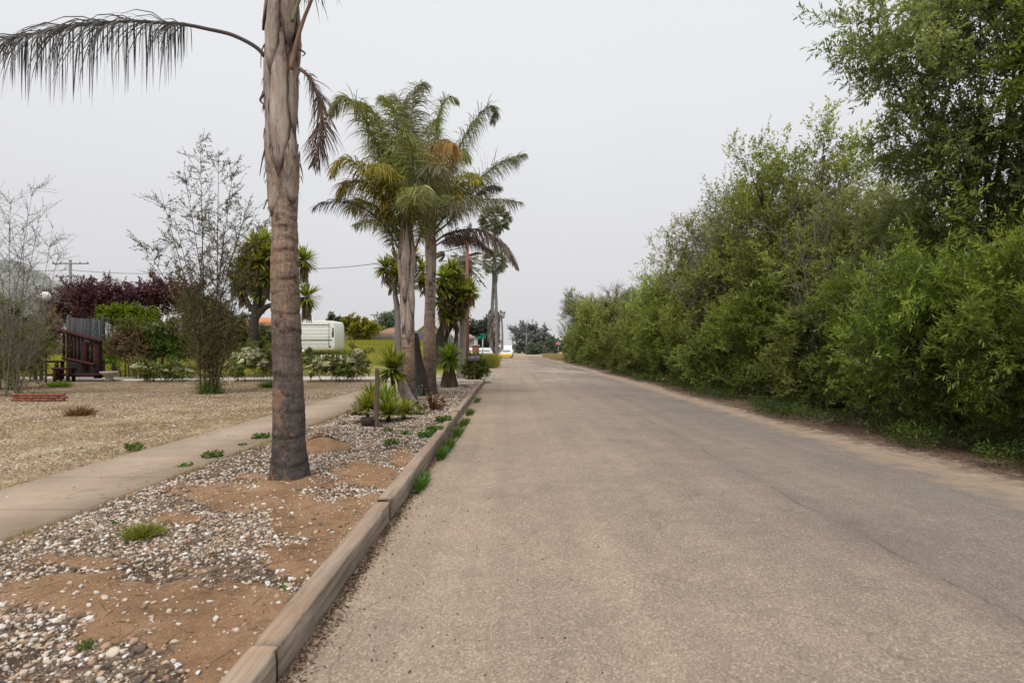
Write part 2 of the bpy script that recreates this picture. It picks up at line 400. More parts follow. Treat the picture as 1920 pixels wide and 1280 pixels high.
def mk_tile():
    nt = NT('roof_tile')
    w = nt.n('TexWave', Scale=2.4, Distortion=.4, wave_type='BANDS', bands_direction='X'); nt.l(nt.co(), w.inputs['Vector'])
    c = nt.ramp(nt.noise(1.4, 5, .7), [(.3, (.27, .13, .09)), (.7, (.44, .24, .175))])
    c = nt.mix(.5, c, nt.ramp(w.outputs[0], [(.0, (.6, .6, .6)), (.6, (1.15, 1.15, 1.15))]), 'MULTIPLY')
    return nt.done(c, nt.bump(w.outputs[0], .6, .05), .9)

MAKERS = dict(rverge=mk_rverge, asphalt=mk_asphalt, verge=mk_verge, yard=mk_yard, palm=mk_palmtrunk, palmlight=lambda: mk_palmtrunk(.2), boot=mk_boot, stone=mk_stone, chip=mk_chip, hill=mk_hill, tile=mk_tile,
    path=lambda: mk_concrete(), walk=lambda: mk_concrete('walk_concrete', (.42, .36, .29), (.60, .53, .45), 0),
    postconc=lambda: mk_concrete('aged_concrete', (.30, .275, .245), (.44, .41, .375), 0),
    kerbwood=lambda: mk_wood('weathered_timber', (.23, .19, .155), (.45, .38, .31)),
    post=lambda: mk_wood('weathered_post', (.115, .08, .062), (.22, .165, .13), dirtamt=.0, axis=2),
    fencewood=lambda: mk_wood('grey_fence_wood', (.13, .115, .10), (.25, .225, .20), dirtamt=0, axis=2, sc=9),
    darkboard=lambda: mk_wood('dark_board', (.035, .04, .043), (.10, .105, .11), dirtamt=0, axis=2, sc=9),
    polewood=lambda: mk_wood('creosoted_pole', (.19, .085, .055), (.33, .155, .10), dirtamt=0, axis=2, sc=14),
    greypole=lambda: mk_wood('grey_pole', (.17, .165, .16), (.27, .262, .255), dirtamt=0, axis=2, sc=9),
    redwood=lambda: mk_wood('dark_red_wood', (.030, .010, .010), (.070, .022, .022), dirt=(.07, .03, .026), dirtamt=.5, axis=2, sc=12),
    brick=lambda: simple('brick', (.30, .115, .08), .9, .35, 12, bump=.5),
    white=lambda: simple('white_paint', (.78, .78, .75), .5, .06, 2),
    rvwhite=lambda: simple('camper_siding', (.80, .80, .76), .4, .09, 2, stretch=(.3, .3, 3), spec=.4),
    trim=lambda: simple('brown_trim', (.26, .24, .22), .5, .2, 3),
    glass=lambda: simple('dark_glass', (.035, .045, .055), .08, .1, 2, spec=.7),
    skyglass=lambda: simple('sky_reflection_glass', (.16, .21, .235), .08, .15, 2, spec=.8),  # reflected sky put into the windscreen's base colour
    rubber=lambda: simple('tyre_rubber', (.02, .02, .021), .8, .2, 20),
    chrome=lambda: simple('metal', (.45, .45, .46), .35, .1, 10, metal=.9),
    black=lambda: simple('black_plastic', (.025, .025, .027), .5, .2, 9),
    slate=lambda: simple('mailbox_metal', (.085, .095, .115), .45, .2, 6, spec=.4),
    yellow=lambda: simple('yellow_paint', (.86, .56, .02), .3, .05, 3, spec=.5),
    carwhite=lambda: simple('white_car_paint', (.74, .76, .80), .28, .04, 3, spec=.5),
    lamp=lambda: simple('lamp_glass', (.70, .72, .74), .15, .05, 3, spec=.6),
    signred=lambda: simple('sign_red', (.50, .02, .035), .45, .1, 3),
    signgreen=lambda: simple('sign_green', (.01, .21, .15), .45, .1, 3),
    signwhite=lambda: simple('sign_white', (.85, .85, .85), .5, .03, 3),
    galv=lambda: simple('galvanised_steel', (.48, .49, .50), .5, .12, 12, metal=.4),
    orange=lambda: simple('orange_plastic', (.85, .25, .04), .5, .1, 3),
    beigewall=lambda: simple('beige_stucco', (.60, .52, .42), .9, .08, 2),
    pinkwall=lambda: simple('pink_stucco', (.60, .47, .43), .95, .06, .3),
    palewall=lambda: simple('pale_stucco', (.62, .60, .57), .95, .06, .3),
    shingle=lambda: simple('pale_shingle', (.50, .44, .40), .95, .15, 4, bump=.3, bscale=12),
    darkfence=lambda: simple('dark_metal_fence', (.10, .105, .11), .7, .15, 3, stretch=(4, 4, .2)),
    orangetile=lambda: simple('orange_roof', (.55, .24, .12), .9, .25, 5, bump=.4, bscale=14),
    bark=lambda: simple('bark', (.115, .09, .072), .95, .45, 9, bump=.8, bscale=30, stretch=(1, 1, .3)),
    greybark=lambda: simple('grey_bark', (.24, .215, .195), .95, .35, 9, bump=.6, bscale=40, stretch=(1, 1, .3)),
    palebark=lambda: simple('pale_dead_wood', (.42, .345, .29), .95, .4, 7, bump=.9, bscale=22, stretch=(1, 1, .25)),
    washbark=lambda: simple('fan_palm_bark', (.215, .195, .185), .95, .35, 1.6, bump=.6, bscale=4, stretch=(1, 1, 2.5)),
    darkbark=lambda: simple('dark_bark', (.06, .048, .042), .95, .4, 12, bump=.8, bscale=40),
    litter=lambda: leafmat('leaf_litter', [(.05, .032, .024), (.13, .078, .052), (.24, .145, .095)], .1, .9),
    clod=lambda: simple('soil_clod', (.34, .20, .11), .95, .45, 18),
    crumb=lambda: simple('dark_crumb', (.07, .05, .04), .95, .4, 5),
    willow=lambda: leafmat('willow_leaf', [(0.047, 0.064, 0.016), (0.151, 0.215, 0.039), (0.345, 0.460, 0.082), (0.600, 0.600, 0.209)], .5, .40, spec=.35, tone=True, cs=.9),
    bushleaf=lambda: leafmat('shrub_leaf', [(0.068, 0.075, 0.025), (0.196, 0.228, 0.060), (0.402, 0.454, 0.117), (0.600, 0.600, 0.241)], .5, .42, spec=.35, tone=True, cs=.7),
    duskleaf=lambda: leafmat('tree_leaf', [(0.152, 0.157, 0.072), (0.265, 0.272, 0.121), (0.393, 0.401, 0.176), (0.577, 0.584, 0.272)], .5, .45, spec=.35, tone=True, cs=.7),
    hazeleaf=lambda: leafmat('hazy_tree_leaf', [(0.135, 0.155, 0.081), (0.230, 0.257, 0.135), (0.324, 0.351, 0.182), (0.459, 0.486, 0.257)], .45, .5, spec=.3, tone=True, cs=.5),  # haze painted in by paler, greyer leaf colours
    hazewillow=lambda: leafmat('hazy_willow_leaf', [(0.103, 0.149, 0.069), (0.218, 0.287, 0.115), (0.356, 0.437, 0.172), (0.506, 0.575, 0.253)], .55, .42, spec=.35, tone=True, cs=.6),  # willow green lightened to paint haze over the tallest near tree
    olive=lambda: leafmat('thin_tree_leaf', [(0.076, 0.069, 0.027), (0.165, 0.151, 0.055), (0.275, 0.247, 0.096)], .35, .5),
    plum=lambda: leafmat('plum_leaf', [(.06, .026, .038), (.14, .052, .07), (.24, .11, .13)], .3, .45),
    lime=lambda: leafmat('lime_leaf', [(.10, .17, .01), (.22, .34, .015), (.36, .50, .03)], .4, .45),
    garden=lambda: leafmat('garden_leaf', [(0.065, 0.091, 0.026), (0.163, 0.208, 0.046), (0.299, 0.338, 0.085)], .35, .5, cs=2.5),
    brownleaf=lambda: leafmat('brown_leaf', [(0.110, 0.072, 0.044), (0.220, 0.149, 0.083), (0.319, 0.242, 0.132)], .3, .6, cs=2.0),
    pinefol=lambda: leafmat('dark_needles', [(0.047, 0.061, 0.049), (0.088, 0.108, 0.084), (0.135, 0.155, 0.121)], .2, .6, cs=.5),
    farfol=lambda: leafmat('hazy_foliage', [(.20, .215, .215), (.25, .265, .26), (.31, .325, .315)], .2, .9, cs=.2, spec=.1),  # aerial haze is in these pale grey colours
    farfol2=lambda: leafmat('hazy_green_foliage', [(0.102, 0.131, 0.087), (0.174, 0.217, 0.145), (0.261, 0.304, 0.203)], .2, .9, cs=.2, spec=.1),  # green muted to carry the aerial haze in its colour
    rose=lambda: leafmat('white_petal', [(.74, .68, .60), (.84, .82, .76), (.90, .90, .87)], .5, .6),
    yucca=lambda: leafmat('yucca_leaf', [(.10, .15, .025), (.25, .32, .045), (.42, .46, .09)], .35, .42, cs=2.5),
    yuccadark=lambda: leafmat('tree_yucca_leaf', [(.13, .15, .03), (.30, .33, .06), (.48, .48, .10)], .4, .42, cs=2.0),
    yuccadry=lambda: leafmat('dry_yucca_leaf', [(.14, .095, .06), (.26, .185, .12), (.36, .28, .19)], .2, .8, cs=2.5),
    agave=lambda: leafmat('agave_leaf', [(.15, .19, .02), (.32, .36, .045), (.50, .50, .09)], .3, .45, cs=3),
    redsucc=lambda: leafmat('red_succulent', [(.09, .04, .02), (.22, .09, .045), (.19, .16, .05)], .15, .5, cs=6),
    greysucc=lambda: leafmat('grey_succulent', [(.13, .17, .13), (.26, .31, .25), (.38, .43, .35)], .1, .6, cs=6),
    tuft=lambda: leafmat('tuft_blade', [(.12, .13, .02), (.24, .26, .035), (.30, .20, .08)], .25, .5, cs=9),
    weed=lambda: leafmat('weed_blade', [(.04, .09, .012), (.09, .18, .02), (.17, .28, .045)], .3, .5, cs=5),
    weedflat=lambda: leafmat('weed_leaf', [(.06, .11, .02), (.12, .20, .035), (.20, .27, .07)], .3, .5, cs=5),
    drygrass=lambda: leafmat('dry_grass', [(.25, .17, .08), (.42, .31, .15), (.52, .42, .22)], .25, .7, cs=3),
    field=lambda: leafmat('field_grass', [(.17, .15, .03), (.30, .28, .035), (.42, .35, .08)], .35, .6, cs=.22, clump=1.0),
    fr_green=lambda: leafmat('palm_leaflet_green', [(0.122, 0.138, 0.049), (0.253, 0.274, 0.083), (0.487, 0.470, 0.141)], .32, .4, cs=2.2, spec=.4),
    fr_blue=lambda: leafmat('palm_leaflet_dusky', [(0.131, 0.135, 0.092), (0.229, 0.236, 0.141), (0.386, 0.389, 0.208)], .3, .4, cs=2.2, spec=.4),
    fr_yellow=lambda: leafmat('palm_leaflet_yellowing', [(0.133, 0.149, 0.031), (0.312, 0.288, 0.047), (0.600, 0.390, 0.047)], .3, .42, cs=2.6),
    fr_orange=lambda: leafmat('palm_leaflet_orange', [(.22, .13, .04), (.42, .235, .05), (.50, .30, .09)], .3, .5, cs=2.2),
    fr_brown=lambda: leafmat('palm_leaflet_dead', [(.10, .068, .058), (.18, .128, .108), (.27, .20, .17)], .15, .8, cs=2.2),
    fr_dark=lambda: leafmat('palm_leaflet_dull', [(.052, .048, .052), (.10, .095, .095), (.17, .155, .15)], .15, .6, cs=2.2),
    rachis=lambda: simple('frond_stalk', (.17, .155, .085), .55, .3, 5, stretch=(1, 1, 1)),
    rachisdark=lambda: simple('dead_frond_stalk', (.085, .068, .062), .7, .3, 5),
    rachisbrown=lambda: simple('brown_frond_stalk', (.24, .15, .10), .7, .3, 5),
    fan=lambda: leafmat('fan_palm_leaf', [(0.187, 0.204, 0.160), (0.264, 0.281, 0.220), (0.363, 0.380, 0.297)], .3, .6, cs=.8),
    fandry=lambda: leafmat('dry_fan_leaf', [(.18, .155, .14), (.27, .235, .21), (.36, .33, .30)], .2, .8, cs=.8),
    terr=lambda: simple('dry_ground', (.40, .31, .215), .95, .3, .4, bump=.3, bscale=14),
    sandv=lambda: simple('sandy_shoulder', (.36, .262, .185), .95, .5, 2.2, bump=.6, bscale=60),
    duff=lambda: simple('brown_duff', (.14, .088, .06), .95, .6, 3.0, bump=.9, bscale=50),
)
def M(k):
    if k not in _M: _M[k] = MAKERS[k]()
    return _M[k]
# ================================================================== SETTING
def grid(name, xs, ys, hfun, mat, attrf=None):
    X, Y = np.meshgrid(xs, ys); Z = hfun(X, Y)
    V = np.stack([X, Y, Z], -1).reshape(-1, 3); nx, ny = len(xs), len(ys)
    i = np.arange(ny - 1)[:, None] * nx; j = np.arange(nx - 1)[None]
    q = np.stack([i + j, i + j + 1, i + nx + j + 1, i + nx + j], -1).reshape(-1, 4)
    m = MB(); m.add(V, q)
    return struct(m.build(name, mat, smooth=True, attr=attrf(V) if attrf else None))
def nz(x, y, s, seed=0.0):
    x = np.asarray(x, float); y = np.asarray(y, float)
    fl = [noise.noise(Vector((a * s + seed, b * s, seed * 1.7))) for a, b in zip(x.ravel(), y.ravel())]
    return np.array(fl).reshape(x.shape)
def fbm(x, y, s, seed=0.0): return nz(x, y, s, seed) + .5 * nz(x, y, s * 2.1, seed + 5) + .25 * nz(x, y, s * 4.3, seed + 9)

m = MB(); m.add([(-900, -60, -.05), (900, -60, -.05), (900, 1500, -.05), (-900, 1500, -.05)], [(0, 1, 2, 3)])
struct(m.build('ground', 'terr'))
# road with a slight crown, ends in a cross street
def road_edge(y): return 5.45 + .12 * np.sin(y * .31) + .08 * np.sin(y * .83 + 1)
ys = np.concatenate([np.arange(-6, 30, .6), np.arange(30, 104, 3.0)])
xl = np.where(ys < 25.2, -1.12 - .008 * ys, np.where(ys < 29, -1.25 - (ys - 25.2) * .55, -3.2)); xl = np.where(ys > 44, -1.15, xl); xl = np.where(ys > 58, -2.6, xl)
t = np.linspace(0, 1, 15)
X = xl[:, None] + (road_edge(ys) + .45 - xl)[:, None] * t; Yg = np.repeat(ys[:, None], 15, 1); Zg = .0 + .05 * np.sin(t * PI)[None] + 0 * Yg
i = np.arange(len(ys) - 1)[:, None] * 15; j = np.arange(14)[None]
m = MB(); m.add(np.stack([X, Yg, Zg], -1), np.stack([i + j, i + j + 1, i + 16 + j, i + 15 + j], -1)); struct(m.build('road', 'asphalt', smooth=True))
m = MB(); m.add([(-90, 104, .004), (120, 104, .004), (120, 114, .004), (-90, 114, .004)], [(0, 1, 2, 3)]); struct(m.build('cross_street', 'asphalt'))
# right shoulder: sand strip then brown leaf duff
xs = np.linspace(0, 1, 9); ys = np.arange(-6, 100, .35)
def verge_right(name, ya, yb, sy, us):
    ys = np.arange(ya, yb, sy); U, Y2 = np.meshgrid(us, ys); Xs = road_edge(Y2) + U
    e = .16 * fbm(Xs, Y2, .7, 3.0) + .09 * fbm(Xs, Y2, 3.1, 5.0)
    w = U + e; Z2 = .006 + np.where(w < .9, .045 * w, .045 * .9 + .012 * (w - .9)) + .012 * fbm(Xs, Y2, 1.3, 2.0) * np.clip(w, 0, 1)
    nx = len(us); i = np.arange(len(ys) - 1)[:, None] * nx; j = np.arange(nx - 1)[None]
    m = MB(); m.add(np.stack([Xs, Y2, Z2], -1), np.stack([i + j, i + j + 1, i + nx + j + 1, i + nx + j], -1)); return struct(m.build(name, 'rverge', smooth=True, attr=dict(u=w.ravel())))
usn = np.concatenate([np.arange(-.6, 1.2, .06), np.arange(1.2, 3, .3), [4, 6, 9, 14]])
verge_right('sandy_shoulder', -3.0, 30.0, .10, usn)
verge_right('far_shoulder', 29.9, 100.0, .5, usn)

# ---- planted verge between timber kerb and footpath, and front yard
DIRT = [(470, 920, 120, 28), (690, 885, 55, 22), (600, 965, 115, 34), (560, 1050, 70, 30), (330, 1130, 230, 60), (400, 1210, 130, 60), (120, 1110, 120, 32),
        (600, 832, 50, 14), (330, 968, 45, 10), (560, 905, 60, 16), (140, 1050, 80, 14), (690, 945, 60, 20), (640, 1000, 60, 30), (470, 1120, 90, 50), (760, 860, 30, 14), (430, 1275, 90, 45)]
def dirtmask(V):
    x, y = V[:, 0], np.maximum(V[:, 1], .8)
    px = CX + x * F / y; py = HY + (CAMZ - .16) * F / y
    b = np.full(len(V), 9.0)
    for (ex, ey, rx, ry) in DIRT: b = np.minimum(b, np.sqrt(((px - ex) / rx) ** 2 + ((py - ey) / ry) ** 2))
    w = fbm(x, y, 2.6, 1.0) * .65 + fbm(x, y, 9.0, 4.0) * .38
    return np.clip(.5 + (1.0 - b + w) * 1.6, 0, 1)
def verge_h(X, Y):
    return .135 + .035 * fbm(X, Y, .9, 2.0) + .012 * fbm(X, Y, 6.0, 8.0)
def verge_grid(ya, yb, st):
    ys = np.arange(ya, yb + st * .5, st); t = np.linspace(0, 1, int(2.75 / st) + 2)
    x1 = kerb_x(ys) - .06; x0 = np.full_like(ys, -3.86)
    Xv = x0[:, None] + (x1 - x0)[:, None] * t; Yv = np.repeat(ys[:, None], len(t), 1)
    return Xv, Yv
def build_verge():
    m = MB()
    for (a, b, st) in ((-2.0, .9, .2), (.9, 9.0, .04), (9.0, 25.2, .12)):
        Xv, Yv = verge_grid(a, b, st); Zv = verge_h(Xv, Yv)
        V = np.stack([Xv, Yv, Zv], -1); ny, nx = Xv.shape
        D = dirtmask(V.reshape(-1, 3)); V[..., 2] += (.02 * D).reshape(ny, nx)
        # small mound beside the big palm
        V[..., 2] += .13 * np.exp(-(((V[..., 0] + 2.78) / .28) ** 2 + ((V[..., 1] - 8.4) / .35) ** 2))
        i = np.arange(ny - 1)[:, None] * nx; j = np.arange(nx - 1)[None]
        m.add(V, np.stack([i + j, i + j + 1, i + nx + j + 1, i + nx + j], -1))
    allV = np.concatenate(m.V)
    return struct(m.build('planting_strip', 'verge', smooth=True, attr=dict(dirt=dirtmask(allV))))
build_verge()
ys = np.concatenate([np.arange(-2, 14, .25), np.arange(14, 70, .8), np.arange(70, 110, 5)]); xs = np.concatenate([np.arange(-80, -16, 3.0), np.arange(-16, -5, .3), [-5.15, -5.0]])
grid('yard_ground', xs, ys[ys < 25.6], lambda X, Y: .14 + .03 * fbm(X, Y, .6, 3.0), 'yard')
xs = np.concatenate([np.arange(-110, -20, 4.0), np.arange(-20, -2.9, .5)])
ys = np.concatenate([[25.0], np.arange(26, 70, 1.0), np.arange(70, 120, 5.0)])
grid('back_field', xs, ys, lambda X, Y: np.minimum(rise(X, Y), 2.3) + .05 * nz(X, Y, .3, 2.0) * (Y > 27) - .02 * (Y < 25.5), 'yard')
# footpath slabs and cross walk
m = MB(); ys = np.arange(-2, 25.2, .4); v = []
for y in ys: v += [(-5.16 + .006 * y, y, .10), (-5.16 + .006 * y, y, .178), (-3.84 + .012 * y, y, .178), (-3.84 + .012 * y, y, .10)]
k = len(ys); q = [(4 * a + b, 4 * a + b + 1, 4 * a + b + 5, 4 * a + b + 4) for a in range(k - 1) for b in range(3)]
m.add(v, q); struct(m.build('footpath', 'path'))
m = MB(); m.box((-14.1, 26.75, .115), (25.8, 3.2, .15), bevel=.02); struct(m.build('cross_walk', 'walk'))
m = MB(); m.box((-2.25, 29.2, .02), (2.7, 6.6, .10)); m.box((-7.5, 31.0, .085), (7.6, 6.2, .10)); struct(m.build('driveway', 'walk'))

# ---- hills beyond the gardens
def hill(name, pxs, Y, depth):
    m = MB(); top = [at(px, py, Y) for px, py in pxs]
    P = np.array(top); xs = np.linspace(P[0, 0], P[-1, 0], 160); zs = np.interp(xs, P[:, 0], P[:, 2]) + 1.4 * nz(xs, xs * 0, .09, 2.0) + .9 * nz(xs, xs * 0, .31, 5.0)
    ks = 16; V = []
    for kk in range(ks + 1):
        t = kk / ks; V.append(np.stack([xs, Y - depth * (1 - t) + 0 * xs, -2 + (zs + 2) * math.sin(t * PI / 2) ** 1.0 + .8 * nz(xs, xs * 0 + kk * 3, .15, 4.0) * (0 < kk)], -1))
    V.append(np.stack([xs, Y + depth + 0 * xs, -3 + 0 * xs], -1))
    V = np.stack(V); n = len(xs); i = np.arange(ks + 1)[:, None] * n; j = np.arange(n - 1)[None]
    m.add(V, np.stack([i + j, i + j + 1, i + n + j + 1, i + n + j], -1)); return struct(m.build(name, 'hill', smooth=True))
hill('hill', [(-420, 560), (-200, 500), (-60, 490), (10, 488), (50, 496), (80, 512), (104, 538), (130, 600), (150, 640)], 330, 90)
hill('distant_hill', [(40, 600), (90, 545), (115, 528), (140, 530), (170, 538), (200, 556), (250, 580), (330, 612), (420, 640)], 480, 120)

# ================================================================== KERB
def kerb_beam(y0, y1, i):
    r = np.random.default_rng(i + 3); n = int((y1 - y0) / .07) + 2; ys = np.linspace(y0 + .007, y1 - .007, n)
    off, dz = r.normal(0, .007), r.normal(0, .006)
    prof = [(0, -.10), (0, .10), (0, .176), (-.008, .187), (-.07, .19), (-.135, .187), (-.143, .172), (-.143, -.10)]
    V = []
    for kk, y in enumerate(ys):
        ex = kerb_x(y) + off; w = .0015 * math.sin(y * 5 + i) + r.normal(0, .0018)
        for a, (dx, z) in enumerate(prof):
            chip = -abs(r.normal(0, .0035)) * (1 + 3 * (r.uniform() < .06)) if a in (2, 3) else 0
            crack = -.012 if (a == 1 and (i % 2 == 0) and .2 < (y - y0) / (y1 - y0) < .8) else 0
            e = .012 if kk in (0, n - 1) else 0
            V.append((ex + dx + w + chip + crack - (e if dx == 0 else -e * .6), y, z + dz + chip * .8 - (e * .5 if z > .15 else 0)))
    p = len(prof); q = [(a * p + b, a * p + b + 1, (a + 1) * p + b + 1, (a + 1) * p + b) for a in range(n - 1) for b in range(p - 1)]
    m = MB(); m.add(V, q, None, [list(range(p)), list(range((n - 1) * p, n * p))[::-1]])
    return m.build('kerb_beam', 'kerbwood', smooth=False)
seams = [-2.3, .2, 2.72, 5.28, 7.8, 10.3, 12.8, 15.3, 17.8, 20.3, 22.8, 25.2]
kl = ['weathered timber kerb beam cut off by the bottom edge of the picture', 'weathered timber kerb beam nearest the camera, beside the orange dirt', 'timber kerb beam with a dark lengthwise split, second in the row from the front',
      'timber kerb beam beside the big palm trunk, sprouting grass at its foot', 'timber kerb beam just past the big palm, with green weeds along its road side', 'timber kerb beam fifth from the front, beside the low weeds',
      'timber kerb beam level with the wooden stake and potted rosettes', 'timber kerb beam level with the leaning pale stump', 'timber kerb beam level with the reddish succulents', 'timber kerb beam level with the dry skirted yucca', 'timber kerb beam at the far end of the row, before the mailbox']
for i in range(len(seams) - 1):
    if i == 0: continue
    o = kerb_beam(seams[i], seams[i + 1], i); tag(o, kl[i], 'kerb beam', 'timber kerb beams along the road')

# ================================================================== STONES
_ico = None
def ico():
    global _ico
    if _ico is None:
        t = (1 + 5 ** .5) / 2
        v = np.array([(-1, t, 0), (1, t, 0), (-1, -t, 0), (1, -t, 0), (0, -1, t), (0, 1, t), (0, -1, -t), (0, 1, -t), (t, 0, -1), (t, 0, 1), (-t, 0, -1), (-t, 0, 1)]); v /= np.linalg.norm(v[0])
        f = np.array([(0, 11, 5), (0, 5, 1), (0, 1, 7), (0, 7, 10), (0, 10, 11), (1, 5, 9), (5, 11, 4), (11, 10, 2), (10, 7, 6), (7, 1, 8), (3, 9, 4), (3, 4, 2), (3, 2, 6), (3, 6, 8), (3, 8, 9), (4, 9, 5), (2, 4, 11), (6, 2, 10), (8, 6, 7), (9, 8, 1)])
        # one subdivision
        vs = list(map(tuple, v)); cache = {}
        def mid(a, b):
            kk = (min(a, b), max(a, b))
            if kk not in cache:
                p = (np.array(vs[a]) + np.array(vs[b])); p /= np.linalg.norm(p); vs.append(tuple(p)); cache[kk] = len(vs) - 1
            return cache[kk]
        f2 = []
        for a, b, c in f:
            ab, bc, ca = mid(a, b), mid(b, c), mid(c, a); f2 += [(a, ab, ca), (b, bc, ab), (c, ca, bc), (ab, bc, ca)]
        _ico = (v, f, np.array(vs), np.array(f2))
    return _ico
def rocks(mb, P, S, rng, fine=False, flat=.6):
    v0, f0, v1, f1 = ico(); v, f = (v1, f1) if fine else (v0, f0)
    N = len(P); n = len(v)
    sc = np.stack([rng.uniform(.7, 1.25, N), rng.uniform(.55, 1.0, N), rng.uniform(.35, .75, N) * flat / .6], 1) * S[:, None]
    jit = rng.uniform(.70, 1.2, (N, n)); W = v[None] * jit[..., None] * sc[:, None, :]
    # crude flat fracture planes
    for _ in range(4):
        nrm = rng.normal(size=(N, 3)); nrm /= np.linalg.norm(nrm, axis=1)[:, None]; lim = S * rng.uniform(.28, .62, N)
        d = np.einsum('nij,nj->ni', W, nrm) - lim[:, None]; W = W - np.maximum(d, 0)[..., None] * nrm[:, None, :]
    a = rng.uniform(0, 2 * PI, N); ca, sa = np.cos(a), np.sin(a)
    b = rng.normal(0, .35, N); cb, sb = np.cos(b), np.sin(b)
    y2 = W[..., 1] * cb[:, None] - W[..., 2] * sb[:, None]; z2 = W[..., 1] * sb[:, None] + W[..., 2] * cb[:, None]
    x3 = W[..., 0] * ca[:, None] - y2 * sa[:, None]; y3 = W[..., 0] * sa[:, None] + y2 * ca[:, None]
    W = np.stack([x3, y3, z2], -1) + P[:, None, :]
    mb.add(W.reshape(-1, 3), None, (np.arange(N)[:, None, None] * n + f[None]).reshape(-1, 3))
def scatter_gravel():
    rng = np.random.default_rng(11); m = MB()
    for (ya, yb, dens, s0, s1, fine) in ((.9, 5.5, 2300, .004, .010, False), (.9, 3.8, 1500, .008, .027, True), (3.8, 7.0, 1500, .009, .028, False), (7.0, 12.0, 850, .012, .028, False), (12, 25.2, 420, .016, .032, False)):
        N = int((yb - ya) * 2.65 * dens); x = rng.uniform(-3.84, 0, N); y = rng.uniform(ya, yb, N); kx = kerb_x(y) - .15
        x = -3.84 + (x + 3.84) / 3.84 * (kx + 3.84)
        P = np.stack([x, y, 0 * x], 1); D = dirtmask(P); dn = np.clip(.8 + .9 * fbm(x, y, 1.7, 12.0), .2, 1)
        keep = rng.uniform(size=N) < dn * (1 - sstep(.15, .95, D)) + .08 * D; P = P[keep]; D = D[keep]
        S = s0 + (s1 - s0) * rng.uniform(size=len(P)) ** 2.2; S[rng.uniform(size=len(P)) < .02] *= 1.5
        P[:, 2] = verge_h(P[:, 0], P[:, 1]) + .02 * D + S * .12
        rocks(m, P, S, rng, fine)
    N = 420; P = np.stack([rng.uniform(-5.1, -3.85, N), rng.uniform(3.5, 20, N), np.full(N, .181)], 1); e = np.minimum(np.abs(P[:, 0] + 3.84), np.abs(P[:, 0] + 5.1)); P = P[rng.uniform(size=N) < np.exp(-e * 7) + .04]; rocks(m, P, rng.uniform(.006, .016, len(P)), rng, False)
    stuff(m.build('white_gravel', 'stone'), 'loose white and tan crushed stone strewn over the planting strip', 'gravel')
    m = MB(); N = 30000; y = .9 + 8.5 * rng.uniform(size=N) ** 1.3; x = -3.84 + rng.uniform(size=N) * (kerb_x(y) - .2 + 3.84); P = np.stack([x, y, 0 * x], 1); D = dirtmask(P); cl = fbm(x, y, 3.0, 33.0) > -.15; P = P[(D > .35) & cl]; D = D[(D > .35) & cl]
    P[:, 2] = verge_h(P[:, 0], P[:, 1]) + .02 * D; rocks(m, P, .0025 + .0095 * rng.uniform(size=len(P)) ** 3, rng, False)
    stuff(m.build('soil_crumbs', 'clod'), 'crumbly orange brown soil lying in bare patches of the planting strip', 'soil')
    m = MB()
    for (xa, xb, ya, yb, dens, s0, s1) in ((-12, -5.2, 3.5, 10, 520, .009, .026), (-17, -5.2, 10, 18.5, 190, .016, .034), (-24, -5.2, 17, 25.0, 60, .018, .034)):
        N = int((xb - xa) * (yb - ya) * dens); P = np.stack([rng.uniform(xa, xb, N), rng.uniform(ya, yb, N), np.zeros(N)], 1)
        P = P[(P[:, 0] > -(P[:, 1] * .95 + 1.5))]
        dn = np.clip(.55 + .7 * fbm(P[:, 0], P[:, 1], .5, 2.0), .1, 1); P = P[rng.uniform(size=len(P)) < dn]
        S = s0 + (s1 - s0) * rng.uniform(size=len(P)) ** 2; P[:, 2] = .14 + .03 * fbm(P[:, 0], P[:, 1], .6, 3.0) + S * .1
        rocks(m, P, S, rng, False, .4)
    stuff(m.build('yard_gravel', 'chip'), 'straw coloured chips and small stones covering the front yard', 'gravel')
scatter_gravel()

